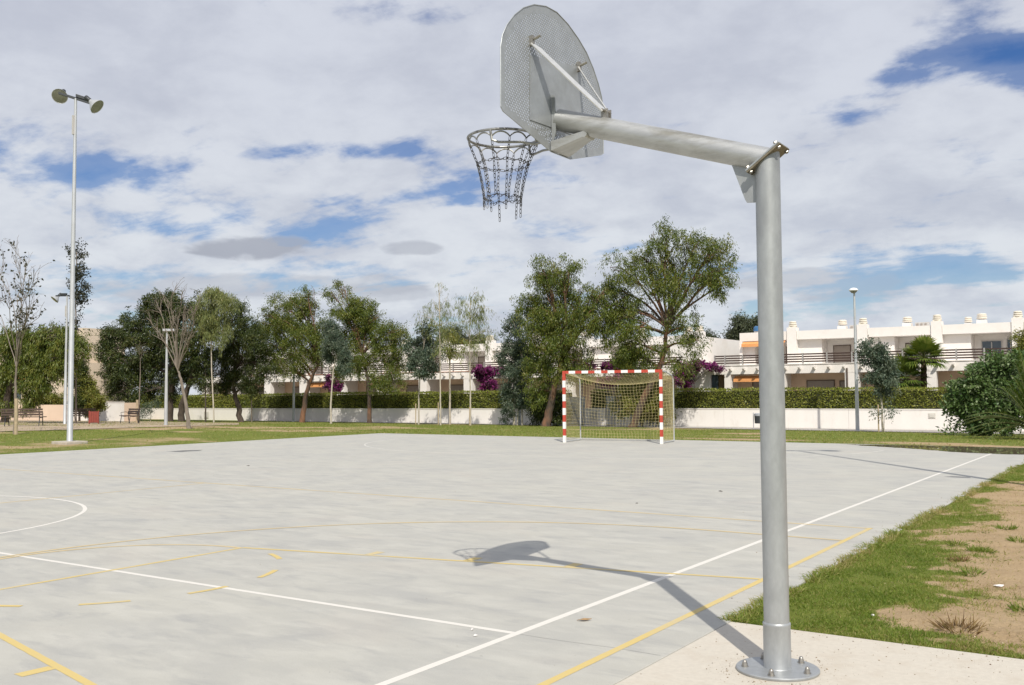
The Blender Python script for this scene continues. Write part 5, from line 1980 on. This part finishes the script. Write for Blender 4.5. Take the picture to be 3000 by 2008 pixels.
tree('bushy low green tree seen through the goal net', 51.4, 1880, [(1880, 1210), (1882, 1180)], 0.09,
     [(1870, 1140, 55, 50), (1920, 1170, 45), (1835, 1180, 38), (1890, 1200, 55, 30), (1940, 1210, 35, 25)],
     8000, (0.16, 0.05), 0.3, 'leaf_yellow', 'bark_dark', 103, name='shrub', cat='shrub', group='park shrubs')
tree('dark undergrowth shrub at the foot of the gum tree left of the goal', 50.2, 1610, [(1612, 1210), (1612, 1190)], 0.07,
     [(1630, 1190, 32, 40), (1590, 1180, 30), (1575, 1215, 24, 20), (1640, 1225, 26, 18)],
     5000, (0.15, 0.05), 0.4, 'leaf_dark', 'bark_dark', 104, name='shrub', cat='shrub', group='park shrubs')
# --- blue-green multi-stem
tree('slender blue-green gum shrub with several pale stems left of the goal', 50.6, 1505, [(1507, 1180), (1505, 1080)], 0.09,
     [(1500, 960, 32, 42), (1515, 1020, 40, 48), (1490, 1060, 28, 45), (1545, 1050, 30, 50), (1510, 1110, 36, 45), (1500, 1170, 28, 40), (1535, 1150, 24, 50), (1485, 1225, 12, 16)],
     14000, (0.11, 0.06), 0.35, 'leaf_blue', 'bark_pale', 105, fill=2.0, extra_trunks=[(1530, [(1530, 1150), (1535, 1060)], 0.06), (1515, [(1518, 1190), (1512, 1120)], 0.05)], tail=0.3)
# --- saplings in the middle
tree('thin weeping sapling tied to a stake, wider of the two wispy ones', 47.6, 1378, [(1378, 1150), (1376, 1000), (1378, 880)], 0.055,
     [(1400, 855, 20, 22), (1365, 890, 26, 45), (1395, 920, 34, 55), (1372, 980, 34, 55), (1435, 905, 16, 22), (1440, 970, 14, 40), (1365, 1030, 18, 30), (1410, 1000, 22, 40)],
     3300, (0.24, 0.026), 1.7, 'leaf_weep', 'bark_pale', 106, fill=1.15, per=16, tail=0.8, spread=0.12, stake=[(1376, 1193)], limbs=4, gap=0.3, twigr=.010)
tree('tallest wispy weeping sapling with sparse hanging twigs beside an H-shaped stake', 47.4, 1291, [(1290, 1150), (1289, 1000), (1286, 830)], 0.055,
     [(1296, 840, 12, 22), (1310, 880, 16, 30), (1270, 900, 30, 42), (1300, 940, 30, 50), (1265, 960, 34, 40), (1300, 1010, 26, 36), (1235, 925, 18, 30), (1320, 940, 14, 40)],
     2300, (0.23, 0.026), 1.6, 'leaf_weep', 'bark_pale', 107, fill=1.15, per=14, tail=0.7, spread=0.12, stake=[(1284, 1180)], limbs=5, gap=0.3, twigr=.010)
tree('young round-headed blue-green sapling on a pale stem, third from the left of the staked ones', 47.8, 1226, [(1227, 1160), (1232, 1080)], 0.06,
     [(1240, 1010, 42, 36), (1220, 1060, 34, 34), (1270, 1055, 32, 32), (1245, 1085, 34, 22), (1205, 1015, 20, 26), (1285, 1015, 18, 22), (1250, 960, 22, 24)],
     6500, (0.13, 0.075), 0.3, 'leaf_blue', 'bark_pale', 108, fill=2.0, stake=[(1218, 1183)], tail=0.3, gap=0.3)
tree('young sapling with silvery forked stem and small golden crown', 50.8, 1318, [(1318, 1150), (1318, 1058), (1324, 1030)], 0.075,
     [(1325, 1000, 28, 34), (1310, 1030, 18, 18), (1340, 1020, 16, 22)],
     1700, (0.15, 0.05), 0.5, 'leaf_yellow', 'bark_pale', 109, fill=1.3, extra_trunks=[(1318, [(1318, 1060), (1310, 1030)], 0.06)], gap=0.3)
tree('narrow blue-green sapling with a thin pale trunk in front of the gum trees', 46.5, 970, [(969, 1180), (976, 1090), (985, 1040)], 0.07,
     [(985, 1000, 32, 36), (970, 960, 24, 28), (1000, 1040, 24, 24), (965, 1030, 22, 30), (1012, 1075, 16, 24)],
     6000, (0.12, 0.05), 0.4, 'leaf_blue', 'bark_pale', 110, stake=None, tail=0.3)
# --- group of gum trees, middle left
tree('gum tree with an orange-brown leaning trunk and ragged yellow-tipped top', 49.0, 885, [(893, 1170), (908, 1120), (932, 1070)], 0.20,
     [(905, 850, 20, 22), (880, 890, 42), (830, 900, 46), (900, 930, 50), (800, 950, 50), (845, 970, 55), (900, 990, 52), (790, 1010, 45), (940, 960, 36), (850, 1030, 45), (770, 950, 30), (905, 1050, 40, 32), (810, 1070, 36, 40), (950, 1010, 30), (860, 1090, 30, 26)],
     24000, LEAF, 0.6, 'leaf_olive', 'bark_red', 111, fill=2.2, gap=0.3, limbs=5)
tree('gum tree with bare forked top standing clear of the others', 50.4, 1083, [(1082, 1180), (1078, 1110), (1062, 1040)], 0.16,
     [(970, 860, 20), (1012, 850, 18, 20), (985, 830, 16, 12), (1000, 910, 34, 28), (1060, 890, 38), (1090, 920, 40, 45), (1040, 940, 50), (1090, 990, 50), (1030, 1000, 50), (1140, 980, 40), (1165, 1010, 36, 40), (1180, 970, 22, 24), (1130, 1060, 45, 48), (1060, 1060, 45), (1150, 1110, 32, 40), (1010, 1070, 34, 40), (1100, 1120, 36, 36)],
     25000, LEAF, 0.65, 'leaf_olive', 'bark_red', 112, fill=2.2, gap=0.28, limbs=5)
tree('dark gum tree with a short leaning trunk right of the weeping sapling', 47.2, 705, [(697, 1190), (685, 1140), (690, 1080)], 0.22,
     [(700, 920, 40, 50), (730, 960, 38, 40), (690, 990, 46), (740, 1010, 40), (660, 1040, 40, 45), (710, 1060, 50), (760, 1070, 34, 40), (690, 1120, 46, 36), (740, 1130, 36, 34), (650, 1110, 30, 34), (770, 1000, 30, 40)],
     19000, LEAF, 0.65, 'leaf_dark', 'bark_dark', 113, gap=0.2)
tree('big dense dark tree with twin black trunks on the left', 45.0, 495, [(497, 1180), (505, 1120), (500, 1040)], 0.30,
     [(330, 980, 42, 36), (320, 1030, 36, 40), (360, 1070, 46), (390, 970, 50), (440, 910, 46), (500, 890, 50), (560, 900, 46), (600, 950, 42), (430, 1010, 56), (500, 980, 60), (560, 1010, 54), (400, 1090, 52, 46), (470, 1080, 56), (540, 1090, 50), (600, 1050, 40), (330, 1100, 40, 36), (350, 1150, 34, 30), (420, 1150, 42, 30), (600, 1110, 34, 30), (490, 1150, 36, 26)],
     34000, (0.20, 0.06), 0.5, 'leaf_dark', 'bark_dark', 114, extra_trunks=[(530, [(533, 1190), (548, 1140), (565, 1090)], 0.26)], gap=0.12, limbs=5)
tree('light green weeping willow-like sapling with a tall thin stem before the dark trees', 43.8, 627, [(625, 1180), (620, 1080), (618, 960), (620, 880)], 0.055,
     [(620, 860, 30, 24), (650, 860, 30, 30), (600, 900, 28, 40), (640, 920, 34, 46), (670, 880, 24, 30), (610, 960, 26, 42), (655, 970, 22, 36)],
     8000, (0.24, 0.030), 1.6, 'leaf_weep', 'bark_pale', 115, fill=1.8, per=20, tail=0.7, spread=0.16, gap=0.2, twigr=.012)


def bare_tree(label, y, base_px, trunk, r0, tips, seed, fork, leaves=0, lm='leaf_poplar', bark='bark_grey', stake=None, leaf=(0.10, 0.06), blobs=(), name='tree'):
    rg = np.random.default_rng(seed)
    b = aty(base_px, 1240, y)
    zb = gzf(b.x, y)
    root = thing(name, label, 'tree', (b.x, y, zb), 'park trees')
    mb = MB()
    P_ = [Vector((b.x, y, zb - 0.15))] + [aty(px, py, y) for px, py in trunk]
    pts = []
    for i in range(len(P_) - 1):
        for k in range(4):
            pts.append(P_[i].lerp(P_[i + 1], k / 4) + Vector((rg.normal(), rg.normal(), 0)) * r0 * 0.12)
    pts.append(P_[-1])
    mb.tube(pts, [r0 + (r0 * 0.35 - r0) * i / (len(pts) - 1) for i in range(len(pts))], 8)
    ends = []
    for (px, py, fr) in tips:
        s = pts[int(fork + (len(pts) - 1 - fork) * fr)]
        yy = y + rg.normal() * 0.5
        e = aty(px, py, yy)
        q = limb(mb, s, e, r0 * 0.26, 0.008, rg, wob=0.12, n=8, side=5)
        for k in range(6):
            j = int(rg.integers(3, 8))
            d = (q[j] - q[j - 1]).normalized() + Vector(rg.normal(0, .35, 3))
            d.z = abs(d.z) + 0.3
            d.normalize()
            e2 = q[j] + d * (e - s).length * rg.uniform(0.10, 0.24)
            q2 = limb(mb, q[j], e2, r0 * 0.13, 0.006, rg, wob=0.15, n=5, side=4)
            ends += q2[2:]
            for kk in range(3):
                j2 = int(rg.integers(1, 5))
                d2 = (d + Vector(rg.normal(0, .5, 3))).normalized()
                q3 = limb(mb, q2[j2], q2[j2] + d2 * rg.uniform(0.25, 0.6), r0 * 0.07, 0.005, rg, wob=0.15, n=3, side=4)
                ends += q3[1:]
        ends += q[4:]
    mb.build('trunk', bark, root, smooth=True)
    if leaves:
        idx = rg.integers(0, len(ends), leaves)
        E_ = np.array([tuple(p) for p in ends])[idx] + rg.normal(0, 0.06, (leaves, 3))
        V, Qd = leaf_arrays(E_, rg.normal(0, 1, (leaves, 3)) + np.array([0, 0, -.5]), leaf[0], leaf[1], rg)
        np_mesh('crown', V, Qd, rg.uniform(0, 1, leaves), lm, root, kind='stuff')
    if stake:
        for (px, py0) in stake:
            a = aty(px, 1240, y - 0.3)
            t_ = aty(px, py0, y - 0.3)
            MB().tube([(a.x, y - 0.3, zb - 0.1), (a.x, y - 0.3, t_.z)], 0.07, 7).build('stake', 'stake_wood', root)
    return root


bare_tree('leafless grey tree with a fan of bare branches before the dense dark tree', hit(553, 1256).y, 556, [(545, 1190), (530, 1110), (520, 1080)], 0.10,
          [(430, 930, 0.9), (455, 880, 1), (480, 870, 1), (505, 850, 1), (530, 860, 1), (555, 880, 1), (575, 900, .95), (590, 870, .9), (445, 980, .8), (580, 960, .8), (500, 930, 1), (545, 930, 1)], 201, 7, leaves=260, lm='leaf_poplar', leaf=(.05, .03))
bare_tree('nearly leafless tall sapling with a staked trunk at the left edge', hit(44, 1271).y, 44, [(46, 1190), (45, 1120), (50, 1040)], 0.075,
          [(35, 745, 1), (70, 755, 1), (98, 790, .95), (15, 770, 1), (5, 850, .9), (110, 880, .85), (60, 850, 1), (120, 920, .7), (85, 830, .9), (-10, 900, .7)], 202, 6, leaves=330, lm='leaf_poplar', leaf=(.13, .09), stake=[(47, 1168)])
tree('narrow upright poplar with small dark leaves beside the tall floodlight mast', 33.0, 222, [(222, 1150), (222, 1000), (222, 900), (224, 740)], 0.06,
     [(228, 745, 14, 26), (232, 790, 18, 26), (236, 830, 20, 26), (234, 860, 20, 22), (228, 900, 10, 26), (205, 740, 10, 20), (215, 960, 12, 30)],
     2300, (0.11, 0.085), 0.1, 'leaf_poplar', 'bark_grey', 203, fill=1.2, per=12, tail=0.4, spread=0.15, gap=0.2, limbs=3)
tree('drooping dark pepper tree at the left edge behind the bench', 31.5, 12, [(22, 1160), (40, 1100), (60, 1040)], 0.22,
     [(60, 990, 45, 36), (20, 1010, 40), (110, 1000, 45, 40), (150, 970, 40, 36), (190, 990, 36, 34), (160, 1040, 44), (100, 1060, 46), (40, 1080, 44), (180, 1070, 30, 40), (10, 1130, 32, 46), (90, 1130, 30, 50), (130, 1100, 36, 40), (235, 1010, 24, 36), (15, 1180, 22, 30), (80, 1170, 18, 30)],
     21000, (0.20, 0.045), 1.0, 'leaf_olive', 'bark_dark', 204, per=24, tail=0.6, gap=0.2)
tree('dark oval cypress-like shrub right of the tall floodlight mast', 38.5, 232, [(232, 1200), (232, 1140)], 0.08,
     [(232, 1080, 18, 30), (230, 1130, 22, 36), (235, 1180, 22, 30)], 6000, (0.13, 0.05), 0.2, 'leaf_dark', 'bark_dark', 205, name='shrub', cat='shrub', group='park shrubs', tail=0.25)
tree('yellow-green bush behind the red litter bin', 39.0, 272, [(272, 1210), (272, 1180)], 0.06,
     [(265, 1160, 28, 30), (280, 1180, 24, 26), (262, 1200, 24, 20), (255, 1120, 18, 26)], 5500, (0.13, 0.06), 0.2, 'leaf_yellow', 'bark_dark', 206, name='shrub', cat='shrub', group='park shrubs', tail=0.25)
tree('yellow-green bush above the cream wall behind the leftmost bench', 41.5, 140, [(140, 1200), (140, 1170)], 0.06,
     [(140, 1165, 34, 24), (110, 1170, 26, 22), (165, 1172, 22, 20)], 5500, (0.13, 0.06), 0.2, 'leaf_yellow', 'bark_dark', 207, name='shrub', cat='shrub', group='park shrubs', tail=0.25)
tree('small dark conifer in the gap between cream tower and dense tree', 48.0, 290, [(290, 1200), (290, 1140)], 0.10,
     [(292, 1110, 18, 28), (310, 1140, 30, 36), (282, 1160, 26, 30), (330, 1180, 34, 30)], 7000, (0.15, 0.05), 0.2, 'leaf_dark', 'bark_dark', 208, tail=0.25)
bare_tree('thin leafless sapling in front of the dark gum tree with the short trunk', 47.8, 738, [(737, 1180), (735, 1110), (733, 1050)], 0.05,
          [(725, 1010, 1), (742, 1015, 1), (718, 1080, .7), (752, 1090, .7), (760, 1130, .5), (710, 1120, .5)], 209, 4, leaves=150, leaf=(.09, .04), lm='leaf_olive')
bare_tree('dark thin stem between the twin-trunked tree and the weeping sapling', 44.6, 602, [(602, 1180), (602, 1100), (604, 1030)], 0.06,
          [(595, 990, 1), (612, 1000, 1)], 210, 6, bark='bark_dark')
bare_tree('thin staked sapling stem right of the sideways bench', 37.5, 407, [(408, 1180), (410, 1120), (411, 1060)], 0.05,
          [(404, 1020, 1), (418, 1030, 1)], 211, 6, leaves=120, leaf=(.1, .04), lm='leaf_dark', stake=[(401, 1172)])
tree('silvery grey shrub against the white wall under the dense dark tree', 44.0, 440, [(442, 1220), (440, 1200)], 0.03,
     [(432, 1200, 22, 20), (450, 1185, 20, 20), (420, 1215, 16, 14)], 1500, (0.10, 0.04), 0.0, 'leaf_blue', 'bark_pale', 212, fill=1.2, name='shrub', cat='shrub', group='park shrubs', tail=0.3)
# --- right side
tree('young staked tree with oval crown in front of the right-hand houses', 47.9, 2586, [(2584, 1200), (2580, 1140), (2572, 1090)], 0.055,
     [(2560, 1040, 34, 30), (2580, 1075, 36, 34), (2565, 1105, 32, 30), (2600, 1100, 26, 30), (2550, 1015, 20, 18), (2590, 1130, 24, 24)],
     6500, (0.15, 0.045), 0.4, 'leaf_blue', 'bark_pale', 301, fill=2.0, stake=[(2574, 1186)], tail=0.35, spread=.16)
tree('small leafy sucker growing at the foot of the staked tree on the right', 47.4, 2590, [(2590, 1225), (2592, 1210)], 0.02,
     [(2600, 1205, 18, 15), (2575, 1208, 14, 10)], 420, (0.12, 0.045), 0.2, 'leaf_blue', 'bark_pale', 302, fill=0.8, name='shrub', cat='shrub', group='park shrubs', tail=0.25, gap=0)
tree('large glossy oleander-like bush at the right edge', 42.5, 2900, [(2900, 1230), (2900, 1190)], 0.09,
     [(2905, 1075, 40, 26), (2950, 1100, 46, 40), (2865, 1130, 42, 36), (2920, 1160, 50, 42), (2835, 1170, 34, 28), (2980, 1070, 34, 28), (2870, 1195, 42, 34), (2815, 1190, 26, 24), (2990, 1150, 46, 46), (2850, 1235, 36, 24), (2930, 1235, 46, 30), (2800, 1150, 18, 20), (3030, 1100, 44, 44), (3050, 1180, 44, 50), (2790, 1255, 10, 8)],
     30000, (0.16, 0.075), 0.1, 'leaf_oleander', 'bark_dark', 303, fill=2.0, name='shrub', cat='shrub', group='park shrubs', tail=0.3, shell=0.6, gap=0.2)
tree('distant grey-green tree rising behind the roofs left of the post', 95.0, 2170, [(2168, 1100), (2170, 1000)], 0.3,
     [(2165, 945, 18, 22), (2160, 985, 26, 26), (2200, 955, 24, 26), (2150, 1020, 24, 30), (2190, 1000, 28, 30), (2175, 1050, 30, 30)],
     7000, (0.30, 0.10), 0.3, 'leaf_distant', 'bark_dark', 304, group='distant trees', per=24, tail=0.7, spread=0.5, z0=-.5)
tree('distant round tree showing above the white gable wall', 95.0, 2070, [(2070, 1100), (2068, 1020)], 0.3,
     [(2060, 995, 22, 18), (2085, 1005, 18, 20), (2075, 1030, 18, 20), (2050, 1010, 14, 14)],
     3600, (0.30, 0.10), 0.3, 'leaf_distant', 'bark_dark', 305, group='distant trees', per=24, tail=0.7, spread=0.5, z0=-.5)
tree('distant olive tree foliage showing above the terrace at the right edge', 57.8, 2992, [(2994, 1120), (2992, 1040)], 0.10,
     [(2992, 990, 12, 16), (2998, 1020, 14, 20), (2990, 1050, 16, 18)],
     2200, (0.14, 0.04), 0.3, 'leaf_yellow', 'bark_dark', 306, group='garden trees', z0=-.3, tail=0.3)
tree('dark conifer on the terrace of the left-hand row behind the goal', 59.5, 1835, [(1835, 1120), (1835, 1060)], 0.08,
     [(1840, 1040, 24, 26), (1825, 1070, 22, 26), (1850, 1075, 20, 24)], 3600, (0.16, 0.05), 0.3, 'leaf_dark', 'bark_dark', 307, group='garden trees', z0=-.3, tail=0.3)
tree('round green treetop behind the roof of the left-hand row', 84.0, 1330, [(1330, 1100), (1330, 1000)], 0.2,
     [(1325, 985, 30, 22), (1355, 1000, 26, 18), (1300, 1005, 24, 18), (1410, 1000, 30, 14)], 5000, (0.28, 0.09), 0.3, 'leaf_distant', 'bark_dark', 308, group='distant trees', per=24, tail=0.6, spread=0.4, z0=-.5)
# --- bougainvillea
for (lab, y, bpx, bl, n, sd) in [
        ('tall mound of purple bougainvillea in front of the left-hand porch', 58.0, 1420, [(1412, 1085, 26, 14), (1420, 1105, 22, 18), (1430, 1130, 20, 16), (1405, 1095, 18, 10)], 4200, 401),
        ('small tuft of purple bougainvillea hanging on the fascia', 61.0, 1464, [(1462, 1088, 12, 9)], 700, 402),
        ('cascade of purple bougainvillea spilling over the white porch right of the goal', 60.9, 2035, [(2045, 1070, 24, 12), (2015, 1085, 20, 18), (2000, 1110, 18, 20), (2005, 1135, 14, 14), (2075, 1072, 20, 8), (2030, 1090, 16, 12), (2100, 1078, 12, 5)], 5200, 403),
        ('dim purple bougainvillea between the gum trees', 58.0, 975, [(970, 1115, 18, 16), (985, 1130, 18, 12), (962, 1135, 12, 10)], 1800, 404),
        ('dark purple bougainvillea behind the top of the goal', 59.5, 1790, [(1785, 1075, 30, 10), (1770, 1120, 22, 12), (1810, 1110, 24, 12), (1730, 1072, 14, 8)], 3000, 405)]:
    tree(lab, y, bpx, [(bpx, 1180), (bpx, 1120)], 0.05, bl, n, (0.13, 0.10), 0.1, 'petal_purple', 'bark_dark', sd, fill=1.5, name='bougainvillea', cat='bougainvillea', group='bougainvilleas', tail=0.25, spread=0.14, z0=-.4, gap=0.1, limbs=3)


# --- palms
def fan_palm(label, y, px, crown_py, h_px, seed, nf=34, R=1.0, top=None, trunk_r=0.17):
    rg = np.random.default_rng(seed)
    b = aty(px, 1140, y)
    c = aty(px, crown_py, y)
    zb = -0.3
    root = thing('fan_palm', label, 'palm', (b.x, y, zb), 'garden palms')
    mb = MB()
    n = 18
    pts = [Vector((b.x, y, zb)).lerp(Vector(c), i / n) for i in range(n + 1)]
    mb.tube(pts, [trunk_r * (1.0 + 0.16 * (i % 2) - 0.2 * i / n) for i in range(n + 1)], 12)
    mb.build('trunk', 'palm_trunk', root, smooth=False)
    mbp = MB()
    Vs, Qs, Ts = [], [], []
    k0 = 0
    for i in range(nf):
        az = 2.39996 * i + rg.normal() * 0.2
        el = math.radians(np.interp(i, [0, nf * 0.4, nf], [80, 35, -26]) + rg.normal() * 7)
        d = Vector((math.cos(az) * math.cos(el), math.sin(az) * math.cos(el), math.sin(el)))
        L1 = R * rg.uniform(0.55, 0.75)
        hub = c + d * L1 + Vector((0, 0, -0.06 * L1))
        mbp.tube([c, c + d * L1 * 0.5 + Vector((0, 0, 0.03)), hub], [0.020, 0.014, 0.010], 5)
        side = d.cross(Vector((0, 0, 1))).normalized()
        up = side.cross(d).normalized()
        nb = 20
        for j in range(nb):
            a = math.radians(-125 + 250 * j / (nb - 1))
            dd = (d * math.cos(a) + side * math.sin(a)).normalized()
            ll = R * 0.62 * (0.72 + 0.28 * math.cos(a)) * rg.uniform(0.85, 1.1)
            wv = dd.cross(up).normalized() * 0.042 * R
            tip = hub + dd * ll + Vector((0, 0, -0.16 * ll - 0.10 * ll * (el < 0))) + up * (0.10 * ll)
            md = hub + dd * ll * 0.55 + up * 0.10 * ll
            Vs += [hub, md + wv, tip, md - wv]
            Qs.append((k0, k0 + 1, k0 + 2, k0 + 3))
            k0 += 4
            Ts.append(np.clip(0.55 - 0.35 * (i / nf) + rg.normal() * 0.15 + 0.1, 0, 1))
    mbp.build('petiole', 'leaf_palm_stem', root)
    np_mesh('fronds', np.array([tuple(v) for v in Vs]), np.array(Qs), np.array(Ts), 'leaf_palm', root, kind='stuff')


mat('leaf_palm_stem', (0.12, 0.13, 0.04), rough=0.7, var=0.2, vscale=10)
fan_palm('fan palm with upright trunk in the garden behind the hedge on the right', 57.5, 2706, 1050, 0, 501, nf=50, R=1.18)
fan_palm('low fan palm without visible trunk behind the hedge, left of the taller palm', 57.2, 2645, 1110, 0, 502, nf=40, R=1.25)


def feather_palm(label, px, py, seed, y):
    rg = np.random.default_rng(seed)
    c = aty(px, py, y)
    zb = gzf(c.x, y)
    root = thing('date_palm', label, 'palm', (c.x, y, zb))
    c = Vector((c.x, y, zb + 0.35))
    MB().lathe((c.x, y, zb - 0.1), (0, 0, 1), [(0, 0.16), (0.25, 0.20), (0.42, 0.1)], 14).build('trunk', 'palm_trunk', root)
    Vs, Qs, Ts = [], [], []
    k0 = 0
    mbp = MB()
    for i in range(60):
        az = 2.39996 * i + rg.normal() * 0.1
        el = math.radians(rg.uniform(5, 82))
        L = rg.uniform(2.2, 3.3)
        d = Vector((math.cos(az) * math.cos(el), math.sin(az) * math.cos(el), math.sin(el)))
        pts = [c + d * L * t + Vector((0, 0, -L * 0.50 * t * t * math.cos(el) - 0.1 * t * t)) for t in np.linspace(0, 1, 13)]
        mbp.tube(pts, [0.022 - 0.018 * t for t in np.linspace(0, 1, 13)], 5)
        side = d.cross(Vector((0, 0, 1))).normalized()
        for j in range(44):
            t = 0.12 + 0.88 * j / 43
            q = t * 12
            k = min(int(q), 11)
            p = pts[k].lerp(pts[k + 1], q - k)
            tg = (pts[k + 1] - pts[k]).normalized()
            for s in (-1, 1):
                dd = (tg * 0.75 + side * s * 0.75 + Vector((0, 0, 0.18)) + Vector(rg.normal(0, 0.10, 3))).normalized()
                ll = 0.42 * math.sin(math.pi * min(1, 0.18 + 0.72 * t)) * rg.uniform(.85, 1.15)
                wv = dd.cross(Vector((0, 0, 1))).normalized() * 0.011
                Vs += [p, p + dd * ll * .4 + wv, p + dd * ll + Vector((0, 0, -.04)), p + dd * ll * .4 - wv]
                Qs.append((k0, k0 + 1, k0 + 2, k0 + 3))
                k0 += 4
                Ts.append(np.clip(0.3 + rg.normal() * 0.18, 0, 1))
    mbp.build('frond_stem', 'leaf_palm_stem', root)
    np_mesh('fronds', np.array([tuple(v) for v in Vs]), np.array(Qs), np.array(Ts), 'leaf_palm', root, kind='stuff')


feather_palm('young date palm with arching feather fronds at the right edge before the bush', 3035, 1285, 601, 37.5)
